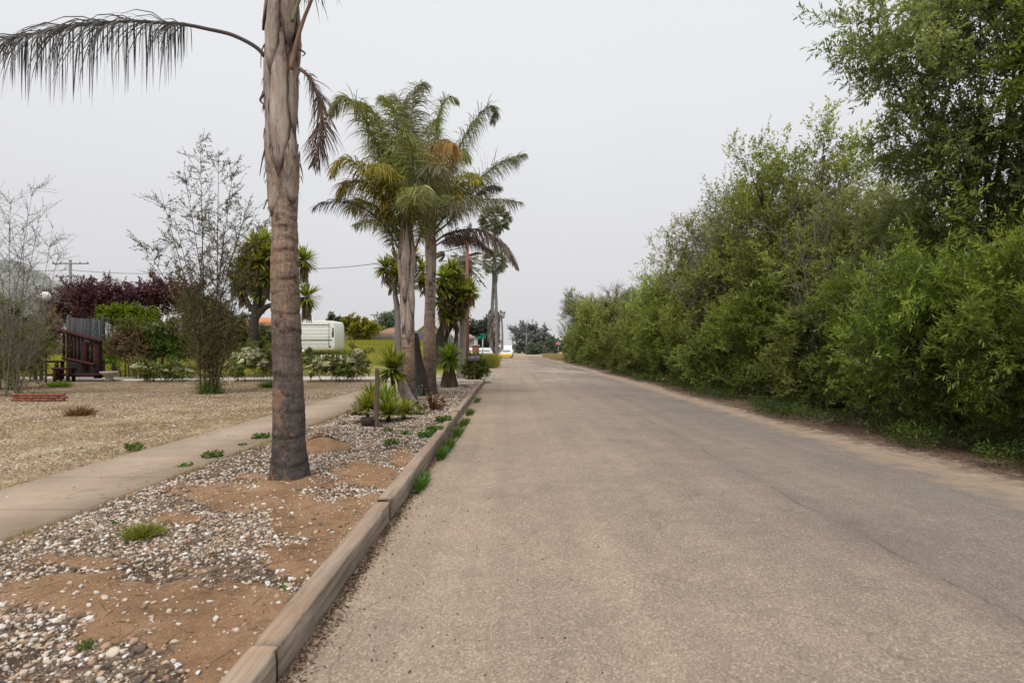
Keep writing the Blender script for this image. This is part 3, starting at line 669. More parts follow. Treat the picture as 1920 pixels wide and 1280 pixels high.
def blades(mb, P, n, h, w, rng, spread=.5, lean=.6, droop=.6):
    """tufts of n blades at every P"""
    N = len(P); B = np.repeat(P, n, 0) + np.concatenate([rng.normal(0, 1, (N * n, 2)) * spread, np.zeros((N * n, 1))], 1) * .05
    d = np.stack([rng.normal(0, lean, N * n), rng.normal(0, lean, N * n), np.ones(N * n)], 1)
    hh = np.repeat(np.broadcast_to(h, (N,)), n) * rng.uniform(.5, 1.1, N * n)
    mb.ribbons(B, d, hh, w, droop, (1, .8, .08), rng=rng)
def scatter_ground_plants():
    rng = np.random.default_rng(5)
    # dry grass in the yard
    m = MB(); N = 7500; P = np.stack([rng.uniform(-17, -5.2, N), rng.uniform(4.5, 25, N), np.full(N, .14)], 1); dn = fbm(P[:, 0], P[:, 1], .45, 7.0) > .05; P = P[dn]
    blades(m, P, 7, .09, .005, rng, 1.2, .8, .8); stuff(m.build('dry_grass', 'drygrass'), 'sparse dry grass in the front yard', 'grass')
    m = MB(); N = 900; P = np.stack([rng.uniform(-12, -5.2, N), rng.uniform(5.0, 14, N), np.full(N, .14)], 1); dn = fbm(P[:, 0], P[:, 1], .7, 17.0) > .25; P = P[dn]
    blades(m, P, 9, .07, .006, rng, 1.2, .8, .8); stuff(m.build('yard_grass', 'tuft'), 'thin green grass growing through the yard chips', 'grass')
    m = MB(); N = 2600; y = rng.uniform(2.5, 24, N); s = rng.uniform(size=N) < .5; x = np.where(s, -3.84 + .012 * y + np.abs(rng.normal(0, .05, N)) - .02, -5.16 + .006 * y - np.abs(rng.normal(0, .06, N)) + .02); P = np.stack([x, y, .15 + 0 * x], 1); P = P[fbm(x, y, .9, 21.0) > -.1]
    blades(m, P, 6, .07, .004, rng, .8, .8, .9); stuff(m.build('edge_grass', 'drygrass'), 'thin dry grass creeping over both edges of the footpath', 'grass')
    m = MB(); N = 1600; y = 1.2 + 9 * rng.uniform(size=N) ** 1.4; x = -3.8 + rng.uniform(size=N) * 2.5; P = np.stack([x, y, verge_h(x, y) + .03], 1)
    m.ribbons(P, rng.normal(size=(N, 3)) * (1, 1, .15), rng.uniform(.03, .16, N), rng.uniform(.002, .006, N), .1, (.6, 1, .4), rng=rng); stuff(m.build('twigs', 'litter'), 'small dry twigs lying among the gravel', 'litter')
    # field
    m = MB(); N = 34000; P = np.stack([rng.uniform(-34, -3.6, N), 27.5 + 31 * rng.uniform(size=N) ** .8, np.zeros(N)], 1)
    P = P[~((P[:, 1] < 34.5) & (P[:, 0] > -11.6))]; P[:, 2] = np.minimum(rise(P[:, 0], P[:, 1]), 2.3) - .02
    blades(m, P, 4, .24, .022, rng, 3.5, .45, .5); stuff(m.build('field_grass', 'field'), 'tall yellow green grass covering the sloping field', 'grass')
    # grass bank beside the road beyond the mailbox
    m = MB(); N = 4200; P = np.stack([rng.uniform(-4.8, -1.25, N), rng.uniform(44.5, 57, N), np.full(N, .0)], 1)
    blades(m, P, 6, 1.05, .024, rng, 2.5, .22, .4)
    stuff(m.build('roadside_grass', 'field'), 'tall green and straw grass at the road edge past the mailbox', 'grass')
    m = MB(); N = 1500; P = np.stack([rng.uniform(5.6, 9.5, N), rng.uniform(70, 100, N), np.full(N, .0)], 1)
    blades(m, P, 5, .75, .03, rng, 3, .3, .4); stuff(m.build('dry_verge_grass', 'drygrass'), 'dry yellow grass at the right road edge by the stop sign', 'grass')
    # litter beside kerb
    m = MB(); N = 5200; y = 1.0 + 11 * rng.uniform(size=N) ** 1.3; x = kerb_x(y) + .005 + np.abs(rng.normal(0, .052, N)); P = np.stack([x, y, .004 + rng.uniform(0, .02, N)], 1)
    m.ribbons(P, rng.normal(size=(N, 3)) * (1, 1, .35), rng.uniform(.012, .04, N), rng.uniform(.004, .011, N), .3, (.3, 1, .2), rng=rng)
    stuff(m.build('leaf_litter', 'litter'), 'dry brown leaf litter gathered at the foot of the kerb', 'litter')
    m = MB(); N = 9000; y = 5 + 30 * rng.uniform(size=N) ** 1.5; x = road_edge(y) + .38 + 1.9 * rng.uniform(size=N) ** 1.2; P = np.stack([x, y, .05 + rng.uniform(0, .03, N)], 1)
    m.ribbons(P, rng.normal(size=(N, 3)) * (1, 1, .25), rng.uniform(.02, .08, N), rng.uniform(.004, .012, N), .2, (.5, 1, .2), rng=rng)
    stuff(m.build('twig_litter', 'litter'), 'brown twigs and leaves between the sand and the bushes', 'litter')
    m = MB(); N = 260; y = 1.8 + 9 * rng.uniform(size=N) ** 1.6; x = kerb_x(y) + .1 + rng.exponential(.55, N); P = np.stack([x, y, .008 + .04 * np.sin(np.clip((x + 1.1) / 6.5, 0, 1) * PI)], 1)
    rocks(m, P, rng.uniform(.004, .010, N), rng, False); stuff(m.build('crumbs', 'crumb'), 'dark soil crumbs scattered on the asphalt', 'debris')
    # low green plants at the foot of the bushes
    m = MB(); N = 3600; y = 5.5 + 30 * rng.uniform(size=N) ** 1.5; x = road_edge(y) + .75 + 1.2 * rng.uniform(size=N) + .3 * np.sin(y * 1.3); P = np.stack([x, y, .06 + 0 * x], 1); P = P[fbm(x, y, .8, 3) > -.2]
    n = 9; B = np.repeat(P, n, 0) + rng.normal(0, .06, (len(P) * n, 3)) * (1, 1, .7); B[:, 2] = .06 + np.abs(B[:, 2] - .06) + rng.uniform(0, .22, len(B))
    m.ribbons(B, rng.normal(size=(len(B), 3)) + (0, 0, .4), rng.uniform(.04, .09, len(B)), .02, .4, (.3, 1, .1), rng=rng)
    stuff(m.build('undergrowth', 'willow'), 'low green weeds along the foot of the roadside bushes', 'undergrowth')
scatter_ground_plants()

# ---- individual weeds and tufts
def weed(P, r, n, mat, label, name='weed', blade=True, h=.08, group='green weeds along the kerb and path'):
    rng = np.random.default_rng(int(abs(P[0] * 731 + P[1] * 97)) + 1); m = MB(); P = np.array(P, float)
    if blade:
        n = int(n * 2.2); B = np.clip(rng.normal(0, 1, (n, 3)), -1.8, 1.8) * (r * .5, r * .5, 0); B[:, 0] = np.abs(B[:, 0]) * .5 if abs(P[0] - kerb_x(P[1])) < .12 else B[:, 0]; B[:, 1] *= rng.uniform(1.2, 2.6) if abs(P[0] - kerb_x(P[1])) < .12 else 1.0; d = np.stack([B[:, 0] / r * .8 + rng.normal(0, .3, n), B[:, 1] / r * .8 + rng.normal(0, .3, n), np.ones(n)], 1)
        m.ribbons(B, d, rng.uniform(.2, 1.25, n) * h, h * .06, 1.2, (.9, 1, .6, .05), rng=rng)
    else:
        n = int(n * 1.6); B = np.clip(rng.normal(0, 1, (n, 3)), -1.5, 1.5) * (r * .42, r * .42, 0); B[:, 2] = rng.uniform(0, h * .7, n)
        m.ribbons(B, rng.normal(size=(n, 3)) + (0, 0, .6), h * .5, h * .28, .6, (.2, 1, .9, .1), rng=rng)
    o = m.build(name, mat); o.location = P; tag(o, label, 'weed', group); return o
wl = [((620 + 140, 915), .15, 170, 'bright green weed at the kerb foot beside the big palm, largest of its clump'), ((772, 902), .12, 120, 'green weed at the kerb foot right behind the largest one'), ((728, 968), .05, 40, 'small green weed in the kerb seam near the orange dirt'),
      ((806, 858), .2, 170, 'green grass tuft on the road side of the kerb past the palm'), ((822, 838), .24, 200, 'green grass tuft against the kerb, second of the roadside run'), ((836, 815), .28, 220, 'green grass tuft against the kerb, third of the roadside run'),
      ((812, 850), .2, 150, 'narrow grass tuft squeezed between two roadside tufts at the kerb foot'), ((866, 776), .3, 200, 'low far grass tuft at the kerb foot beyond the roadside run'), ((884, 752), .3, 160, 'farthest thin grass tuft at the kerb foot, near the mailbox'),
      ((850, 795), .3, 240, 'green grass tuft against the kerb, farthest of the roadside run'), ((668, 1050), .03, 25, 'tiny green sprout in the split side of the nearest kerb beam')]
for (p, r, n, lb) in wl:
    g = ground_at(p[0], p[1], 0.0); g[0] = kerb_x(g[1]) + .02 + r * .25; weed(g, r, n, 'weed', lb, h=min(.15, r * 1.1))
wl2 = [((815, 808), .20, 160, 'broad patch of green weeds on the gravel inside the kerb'), ((798, 818), .16, 120, 'patch of green weeds inside the kerb, nearer than the broad patch'), ((735, 832), .13, 70, 'small leafy weed on the gravel right of the dirt mound'),
       ((762, 812), .11, 60, 'little leafy weed between the mound and the kerb'), ((728, 808), .11, 60, 'little leafy weed below the rosettes'), ((832, 790), .2, 150, 'farthest patch of green weeds inside the kerb'),
       ((400, 860), .15, 130, 'leafy weed at the footpath edge left of the big palm'), ((345, 878), .10, 60, 'low weed at the footpath edge, nearest of the edge weeds'), ((455, 838), .09, 50, 'small weed at the footpath edge close to the palm trunk'), ((490, 824), .16, 90, 'thin weed patch at the footpath edge behind the palm trunk'),
       ((250, 843), .14, 90, 'green weed at the yard side edge of the footpath'), ((160, 1215), .05, 60, 'small green weed among the nearest white stones'), ((668, 965), .05, 40, 'small green weed on the orange dirt near the kerb'), ((215, 985), .05, 35, 'tiny weed on the gravel left of the orange tuft'), ((530, 1098), .035, 30, 'tiny seedling on the dirt near the nearest kerb beam')]
for (p, r, n, lb) in wl2:
    g = ground_at(p[0], p[1], .15); g[2] = float(verge_h(np.array([g[0]]), np.array([g[1]]))[0]) if g[0] > -3.85 else .15
    weed(g, r, n, 'weedflat', lb, blade=False, h=min(.12, r * .7), group='leafy weeds on the gravel')
g = ground_at(267, 1005, .15); weed(g, .10, 420, 'tuft', 'round tuft of orange tipped green succulent on the gravel', 'succulent_tuft', True, .11, None)
g = ground_at(152, 778, .15); weed(g, .22, 260, 'redsucc', 'small reddish tuft in the left front yard', 'succulent_tuft', True, .22, None)
g = ground_at(112, 724, .15); weed(g, .3, 260, 'lime', 'low lime green cushion plant in front of the wooden bench', 'cushion_plant', True, .25, None)
g = ground_at(510, 726, .15); weed(g, .3, 300, 'weed', 'low dark green plant behind the big palm trunk', 'cushion_plant', True, .3, None)
# ================================================================== PALMS
def smooth_curve(P, n):
    P = np.asarray(P, float); k = len(P)
    t = np.linspace(0, k - 1, n); out = []
    for tt in t:
        i = min(int(tt), k - 2); u = tt - i
        p0, p1, p2, p3 = P[max(i - 1, 0)], P[i], P[i + 1], P[min(i + 2, k - 1)]
        out.append(.5 * ((2 * p1) + (-p0 + p2) * u + (2 * p0 - 5 * p1 + 4 * p2 - p3) * u * u + (-p0 + 3 * p1 - 3 * p2 + p3) * u ** 3))
    return np.array(out)
def frond(root, curve, lmax, mat, stalk='rachis', r0=.03, bare=.18, dens=38, droop=1.2, w=.022, seed=0, ragged=.15, hang=0.0, miss=0.0):
    """a feather frond: arching stalk and many narrow leaflets leaving it in several planes"""
    rng = np.random.default_rng(seed + 100); C = smooth_curve(curve, 40)
    seg = np.linalg.norm(np.diff(C, axis=0), axis=1); L = seg.sum(); s = np.concatenate([[0], np.cumsum(seg)]) / L
    m = MB(); m.tube(C, r0 * (1 - .85 * s) + .003, 6)
    ob = m.build('frond', stalk, root, smooth=True)
    N = int(L * (1 - bare) * dens); u = bare + (1 - bare) * np.sort(rng.uniform(size=N)) ; u = u[rng.uniform(size=N) > miss]; N = len(u)
    B = np.stack([np.interp(u, s, C[:, a]) for a in range(3)], 1); T = np.gradient(C, axis=0); T /= np.linalg.norm(T, axis=1)[:, None]
    t = np.stack([np.interp(u, s, T[:, a]) for a in range(3)], 1); t /= np.linalg.norm(t, axis=1)[:, None]
    up = np.array([0, 0, 1.0]); sd = np.cross(t, up); sd /= np.linalg.norm(sd, axis=1)[:, None] + 1e-6; nn = np.cross(sd, t)
    sg = np.where(np.arange(N) % 2 == 0, 1.0, -1.0); pl = rng.normal(0, .55, N)
    prof = np.interp((u - bare) / (1 - bare), [0, .12, .45, .8, 1], [.45, .85, 1, .7, .25])
    d = sd * (sg * np.cos(pl))[:, None] + nn * (np.sin(pl) * .8 + .15)[:, None] + t * (.45 + .5 * ((u - bare) / (1 - bare)))[:, None]
    d = d / np.linalg.norm(d, axis=1)[:, None] + np.array([0, 0, -hang])
    Lf = lmax * prof * rng.uniform(1 - ragged * 2, 1 + ragged, N)
    mf = MB(); mf.ribbons(B, d, Lf, w, droop * rng.uniform(.6, 1.4, N), (.55, 1, .95, .7, .08), rng=rng)
    mf.build('leaflets', mat, ob)
    return ob
def wrap_boot(root, C, z0, z1, ang, half, off, seed, flare=.0, lean=0.0, tip=.10, rad=.2):
    """an old leaf base that clasps the trunk: rounded foot, long taper upward"""
    rng = np.random.default_rng(seed); nu, nv = 13, 26; V = []; E = []
    for j in range(nv):
        v = j / (nv - 1); z = z0 + (z1 - z0) * v
        foot = min(1, v / .26) ** .75
        w = half * foot * (1 - .82 * sstep(.2, 1, v)) + .02
        w *= 1 + .07 * math.sin(v * 19 + seed) + .05 * math.sin(v * 47 + seed * 2) + rng.normal(0, .03)
        c = np.array([np.interp(z, C[:, 2], C[:, 0]), np.interp(z, C[:, 2], C[:, 1])])
        R = rad if not callable(rad) else rad(z)
        R = R + off + flare * max(0, v - .55) ** 1.5 + .012 * math.sin(v * 9 + seed)
        for i in range(nu):
            a = -1 + 2 * i / (nu - 1); th = ang + a * w + lean * v
            edge = abs(a) ** 4
            r = R - .012 * edge + .014 * (1 - a * a) * min(1, v * 3) + rng.normal(0, .0022)
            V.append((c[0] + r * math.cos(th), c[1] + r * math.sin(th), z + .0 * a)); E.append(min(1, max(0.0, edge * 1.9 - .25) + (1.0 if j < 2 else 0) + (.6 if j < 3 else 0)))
    q = [(j * nu + i, j * nu + i + 1, (j + 1) * nu + i + 1, (j + 1) * nu + i) for j in range(nv - 1) for i in range(nu - 1)]
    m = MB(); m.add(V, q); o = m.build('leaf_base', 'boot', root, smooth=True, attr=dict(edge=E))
    sm = o.modifiers.new('s', 'SOLIDIFY'); sm.thickness = .018; sm.offset = -1
    return o
def nzv(x, y, z): return np.array([noise.noise(Vector((p, q, z))) for p, q in zip(x, y)])
def palm_trunk(root, cen, radf, z1, scars, seed=0, n=56, dz=.022, mat='palm', name='trunk'):
    rng = np.random.default_rng(seed); zs = np.arange(0, z1 + dz, dz); a = np.linspace(0, 2 * PI, n, endpoint=False); V = []; S = []
    ph = rng.uniform(0, 6, len(scars)); am = rng.uniform(.004, .032, len(scars)); om = rng.integers(1, 3, len(scars))
    for z in zs:
        c = cen(z); R = radf(z); zz = np.full(n, z); r = np.full(n, R); sc = np.zeros(n)
        for kk, z0 in enumerate(scars):
            d = z - (z0 + am[kk] * np.sin(om[kk] * a + ph[kk]) + .005 * np.sin(5 * a + ph[kk] * 2))
            r += .010 * (.55 + .45 * np.sin(a + ph[kk] * 5)) * np.exp(-np.clip(d, 0, None) / .06) * (d > 0) - .010 * np.exp(-(d / .012) ** 2) * (.4 + .6 * (np.sin(a * 1.0 + ph[kk] * 7) > -.3))
            sc = np.maximum(sc, np.exp(-((d + .004) / .013) ** 2) * (.55 + .45 * np.sin(a * 2 + ph[kk] * 3)))
        r += rng.normal(0, .0018, n) * R / .17 + .006 * np.sin(3 * a + z * 2) + .009 * R / .17 * nzv(np.cos(a) * 2.2, np.sin(a) * 2.2, z * 3.2) + .0035 * nzv(np.cos(a) * 9, np.sin(a) * 9, z * 4)
        V.append(np.stack([c[0] + r * np.cos(a), c[1] + r * np.sin(a), zz], 1)); S.append(sc)
    V = np.concatenate(V); k = len(zs); i = np.arange(k - 1)[:, None] * n; j = np.arange(n)[None]; j2 = (j + 1) % n
    m = MB(); m.add(V, np.stack([i + j, i + j2, i + n + j2, i + n + j], -1)); return m.build(name, mat, root, smooth=True, attr=dict(scar=np.concatenate(S)))

def big_palm():
    Y = 6.36; base = ground_at(545, 893, .15); base[1] = Y; k = Y / F
    root = thing('queen_palm', base, 'tall queen palm with thick ringed grey trunk and ragged leaf bases, nearest the camera', 'palm tree')
    tab = np.array([(893, 545, 39), (880, 545, 37), (845, 545, 32.5), (790, 545, 31), (700, 544, 28.5), (620, 542, 28.5), (560, 540, 28), (500, 538, 27), (420, 537, 26), (395, 536, 27), (360, 535, 31), (330, 534, 33.5), (290, 533, 34), (250, 532, 31), (180, 531, 30), (100, 532, 29), (40, 533, 28), (0, 534, 27), (-60, 536, 24), (-140, 538, 18)], float)
    zt = (893 - tab[:, 0]) * k; xt = (tab[:, 1] - 545) * k; rt = tab[:, 2] * k * np.interp(zt, [0, .4, 2.6, 3.2, 6], [.97, .92, .90, .84, .78])
    cen = lambda z: (float(np.interp(z, zt, xt)), 0.0); radf = lambda z: float(np.interp(z, zt, rt))
    scars = [(893 - p) * k for p in (862, 815, 765, 742, 700, 655, 622, 585, 548, 520, 492, 470, 452, 425, 405)]
    palm_trunk(root, cen, radf, zt[-1], scars, 3)
    C = np.stack([xt, 0 * xt, zt], 1); rf = lambda z: radf(z)
    zz = lambda p: (893 - p) * k
    # camera side is -y : angle -pi/2
    # camera side is -y
    h = -PI / 2
    wrap_boot(root, C, zz(408), zz(215), h - .75, 1.35, .002, 1, rad=rf, lean=-.1)
    wrap_boot(root, C, zz(385), zz(235), h + 1.0, 1.1, .004, 2, rad=rf, lean=.1)
    wrap_boot(root, C, zz(337), zz(-20), h + .12, .78, .030, 3, rad=rf, lean=.22)
    wrap_boot(root, C, zz(285), zz(-60), h - .95, .92, .020, 4, rad=rf, lean=-.12)
    wrap_boot(root, C, zz(262), zz(-30), h + 1.35, .72, .022, 5, rad=rf, lean=.1)
    wrap_boot(root, C, zz(150), zz(-130), h - .28, .62, .048, 6, rad=rf, lean=-.02)
    wrap_boot(root, C, zz(95), zz(-140), h + .75, .6, .055, 7, rad=rf, lean=.15)
    wrap_boot(root, C, zz(60), zz(-150), h - 1.3, .7, .058, 8, rad=rf, lean=0, flare=.3)
    wrap_boot(root, C, zz(300), zz(40), PI / 2, 1.4, .010, 9, rad=rf, lean=0)
    wrap_boot(root, C, zz(200), zz(-60), PI / 2 + .8, 1.2, .03, 10, rad=rf, lean=0)
    wrap_boot(root, C, zz(160), zz(-100), PI / 2 - .8, 1.2, .045, 11, rad=rf, lean=0)
    # torn fibre strips along the sheath
    m = MB(); rng = np.random.default_rng(9); N = 560; th = rng.uniform(0, 2 * PI, N); z = rng.uniform(zz(400), zz(-60), N); keep = rng.uniform(size=N) < np.interp(z, [zz(400), zz(200), zz(0)], [.25, .6, 1]); th = th[keep]; z = z[keep]; N = len(z)
    R = np.array([radf(t) for t in z]) + .022; c = np.array([cen(t)[0] for t in z]); B = np.stack([c + R * np.cos(th), R * np.sin(th), z], 1)
    m.ribbons(B, np.stack([np.cos(th) * .12 + rng.normal(0, .12, N), np.sin(th) * .12, -np.ones(N)], 1), rng.uniform(.04, .20, N), rng.uniform(.006, .02, N), .6, (1, .8, .1), rng=rng); m.build('torn_fibre', 'fr_brown', root)['kind'] = 'stuff'
    for (pts, r) in (([(500, 270), (492, 300), (487, 330)], .013), ([(496, 175), (488, 188), (494, 196), (500, 210)], .018), ([(560, 92), (572, 100), (566, 106)], .014), ([(505, 80), (496, 84), (490, 100), (489, 128)], .012), ([(565, 130), (556, 150), (560, 168)], .006)):
        m = MB(); P = np.array([at(a, b, Y - .12) for a, b in pts]) - base; m.tube(smooth_curve(P, 10), np.linspace(r, .003, 10), 5); m.build('broken_stalk', 'rachisdark', root, smooth=True)
    def pc(pts, y1=0.0, y0=-.1): n = len(pts); return [at(a, b, Y + y0 + (y1 - y0) * i / (n - 1)) - base for i, (a, b) in enumerate(pts)]
    frond(root, pc([(496, 106), (484, 92), (462, 78), (430, 64), (390, 55), (350, 47), (300, 43), (240, 40), (170, 46), (100, 56), (40, 68), (-30, 84), (-110, 118)], -.25), .78, 'fr_dark', 'rachisdark', .019, .24, 190, 2.2, .011, 1, .28, hang=.6)
    frond(root, pc([(560, 128), (575, 140), (590, 165), (600, 200), (603, 240), (596, 285), (588, 310)], -.1, -.15), .42, 'fr_brown', 'rachisbrown', .020, .05, 260, 1.3, .011, 2, .2, hang=.15)
    frond(root, pc([(545, 130), (556, 80), (570, 35), (584, 0), (596, -40), (606, -90), (612, -150), (610, -210)], -.3, -.2), .5, 'fr_green', 'rachisbrown', .024, .45, 46, 1.9, .018, 3, .2, hang=.3)
    frond(root, pc([(525, 60), (515, 0), (500, -60), (460, -110), (400, -90)], .1, -.15), .5, 'fr_dark', 'rachis', .03, .35, 50, 2.0, .014, 4, .2, hang=.5)
    frond(root, pc([(548, 40), (566, -10), (594, -40), (620, -52), (650, -30)], .0, -.2), .42, 'fr_dark', 'rachis', .02, .3, 46, 2.0, .014, 5, .2, hang=.5)
    top = np.array([cen(zt[-1])[0], 0, zt[-1] - .3]); rng = np.random.default_rng(21)
    for i in range(13):
        a = i * 2.4; el = [.6, .9, 1.2][i % 3]; L = 2.3
        P = [top + np.array([math.cos(a) * L * t * math.cos(el) * (1 + .3 * t), math.sin(a) * L * t * math.cos(el), L * t * math.sin(el) - .75 * t * t * (1.2 - el * .5)]) for t in (0, .15, .35, .6, .8, 1)]
        frond(root, P, .55, 'fr_green' if i % 3 else 'fr_yellow', 'rachis', .035, .22, 40, 1.6, .02, 30 + i)
    return root
big_palm()

def mid_palm(bpx, bpy_, Y, tab, boots, fronds, label, seed, extra):
    base = ground_at(bpx, bpy_, .15); base = at(bpx, bpy_, Y); base[2] = .14; k = Y / F
    root = thing('queen_palm', base, label, 'palm tree')
    y0 = HY + (CAMZ - base[2]) * F / Y
    tab = np.array(tab, float); zt = (y0 - tab[:, 0]) * k; zt[0] = 0; xt = (tab[:, 1] - bpx) * k; rt = tab[:, 2] * k * np.interp(zt, [0, 1.5, 3], [.95, .9, .74])
    cen = lambda z: (float(np.interp(z, zt, xt)), 0.0); radf = lambda z: float(np.interp(z, zt, rt))
    rng = np.random.default_rng(seed); sc = list(np.cumsum(rng.uniform(.16, .34, 16)))
    palm_trunk(root, cen, radf, zt[-1], [s_ for s_ in sc if s_ < zt[-1] * .75], seed, 36, .05, 'palmlight')
    C = np.stack([xt, 0 * xt, zt], 1)
    for i, (pa, pb, an, hf, of) in enumerate(boots):
        wrap_boot(root, C, (y0 - pa) * k, (y0 - pb) * k, -PI / 2 + an, hf, of * .55, seed + i, rad=lambda z: radf(z), flare=.1, lean=an * .1)
    for i, f in enumerate(fronds):
        pts, dy, mt, opt = f; n = len(pts)
        P = [at(a, b, Y + dy * (j / (n - 1)) ** 1.2) - base for j, (a, b) in enumerate(pts)]
        kw = dict(lmax=.92, stalk='rachis', r0=.035, bare=.20, dens=180, droop=2.1, w=.022, ragged=.15, hang=.25); kw.update(opt)
        frond(root, P, mat=mt, seed=seed * 50 + i, **kw)
    top = np.array([xt[-1], 0, zt[-1] - .35])
    for i in range(extra):
        a = i * 2.4 + seed; el = [.5, .85, 1.2][i % 3]; L = 3.0 + .3 * math.sin(i * 3)
        P = [top + np.array([math.cos(a) * L * t * math.cos(el) * (1 + .2 * t), math.sin(a) * L * t * math.cos(el), L * t * math.sin(el) - 1.1 * t ** 2.2]) for t in (0, .15, .35, .6, .8, 1)]
        frond(root, P, .74, ['fr_green', 'fr_green', 'fr_yellow', 'fr_blue'][i % 4], 'rachis', .03, .22, 110, 1.9, .022, seed * 70 + i, hang=.25)
    return root
mid_palm(768, 752, 15.3, [(752, 770, 15), (735, 768, 12), (700, 767, 12), (650, 766, 12.5), (600, 765, 14.5), (560, 764, 17), (520, 763, 18), (490, 762, 18), (460, 762, 15), (430, 762, 12), (400, 762, 8)],
    [(650, 500, .3, .8, .01), (625, 470, -.7, .8, .03), (600, 450, .9, .7, .045), (570, 430, -.2, .6, .06), (545, 420, -1.2, .6, .07), (530, 400, 1.3, .6, .08), (510, 400, .2, .5, .09), (500, 395, PI, 1.4, .04), (490, 380, -.7, .4, .10)],
    [([(755, 490), (742, 455), (722, 425), (695, 398), (665, 383), (635, 378), (600, 382), (588, 392)], -.6, 'fr_dark', dict(bare=.12, dens=95, w=.018, r0=.022, stalk='rachisdark', hang=.15, lmax=.72)),
     ([(755, 440), (740, 380), (718, 310), (692, 240), (665, 195), (640, 185), (618, 215)], .3, 'fr_green', dict()),
     ([(757, 440), (745, 370), (730, 300), (708, 230), (690, 200), (668, 195)], 1.2, 'fr_green', dict()),
     ([(758, 440), (752, 360), (748, 290), (742, 220), (722, 185), (712, 190)], .4, 'fr_green', dict()),
     ([(760, 440), (762, 340), (768, 250), (776, 180), (790, 158), (798, 165)], 1.0, 'fr_blue', dict()),
     ([(752, 450), (728, 390), (698, 340), (664, 305), (638, 300), (622, 330)], -.8, 'fr_yellow', dict(lmax=.72)),
     ([(752, 450), (730, 400), (705, 360), (675, 340), (648, 345), (632, 372)], -.3, 'fr_yellow', dict(lmax=.8)),
     ([(750, 455), (725, 410), (700, 385), (672, 378), (655, 392)], .6, 'fr_yellow', dict()),
     ([(762, 450), (770, 380), (775, 320), (770, 270), (755, 245)], -1.2, 'fr_green', dict()),
     ([(762, 450), (752, 400), (735, 345), (712, 310), (700, 320)], -1.3, 'fr_yellow', dict()),
     ([(765, 450), (778, 400), (795, 350), (815, 315), (830, 315)], -1.1, 'fr_blue', dict()),
     ([(750, 500), (738, 470), (735, 430), (745, 400)], -.3, 'fr_green', dict(lmax=.5, bare=.4)),
     ([(768, 490), (785, 450), (795, 410), (800, 370)], -.3, 'fr_green', dict(lmax=.5, bare=.3))],
    'queen palm with shaggy leaf bases, left one of the pair with full crowns', 5, 4)
mid_palm(806, 735, 18.4, [(735, 806, 15), (715, 805, 13.5), (660, 805, 13), (600, 806, 12.8), (540, 807, 12.5), (500, 808, 13), (470, 808, 13), (440, 808, 11), (410, 808, 7)],
    [(540, 430, .0, .8, .01), (520, 420, .9, .7, .03), (505, 410, -.9, .7, .03), (485, 400, .3, .6, .05), (470, 390, -.4, .5, .07), (500, 400, PI, 1.4, .03)],
    [([(806, 430), (795, 350), (775, 270), (755, 205), (738, 182), (720, 192)], 1.0, 'fr_blue', dict(lmax=.85)),
     ([(808, 430), (812, 330), (820, 240), (832, 190), (848, 182), (858, 190)], .2, 'fr_green', dict(lmax=.85)),
     ([(810, 430), (830, 360), (855, 290), (885, 235), (912, 203), (928, 205), (924, 230)], .4, 'fr_blue', dict(lmax=.85, bare=.25)),
     ([(812, 435), (835, 405), (865, 370), (900, 335), (940, 305), (985, 290)], -.4, 'fr_blue', dict(lmax=.85, bare=.15)),
     ([(812, 440), (838, 420), (862, 390), (890, 370), (920, 350), (938, 352)], .6, 'fr_dark', dict(lmax=.8, bare=.2)),
     ([(815, 455), (835, 440), (862, 432), (895, 430), (925, 442), (950, 465), (970, 500)], -.5, 'fr_brown', dict(lmax=.75, bare=.1, hang=.5, stalk='rachisbrown', r0=.03, w=.024)),
     ([(815, 462), (838, 448), (865, 444), (890, 446), (905, 458), (922, 470)], -.2, 'fr_brown', dict(lmax=.65, bare=.1, hang=.6, stalk='rachisbrown', r0=.025, w=.018)),
     ([(806, 440), (798, 380), (796, 320), (810, 275), (835, 262), (852, 270)], -2.4, 'fr_orange', dict(lmax=1.25, hang=.8, droop=2.4, dens=120, bare=.4)),
     ([(806, 440), (792, 390), (782, 340), (785, 300), (800, 290)], -2.3, 'fr_orange', dict(lmax=1.15, hang=.7, droop=2.4, dens=100, bare=.4)),
     ([(808, 440), (820, 370), (838, 310), (862, 280), (878, 300)], -.9, 'fr_green', dict(lmax=.85)),
     ([(808, 440), (828, 390), (850, 350), (878, 325), (900, 340)], -1.2, 'fr_yellow', dict()),
     ([(806, 440), (800, 360), (800, 290), (808, 240), (820, 225)], 1.0, 'fr_green', dict()),
     ([(808, 450), (815, 410), (830, 370), (846, 355), (856, 372)], -1.6, 'fr_yellow', dict()),
     ([(806, 460), (790, 430), (780, 400), (775, 370)], -.6, 'fr_green', dict(lmax=.6))],
    'queen palm with ringed trunk and orange dying frond, right one of the pair', 8, 5)

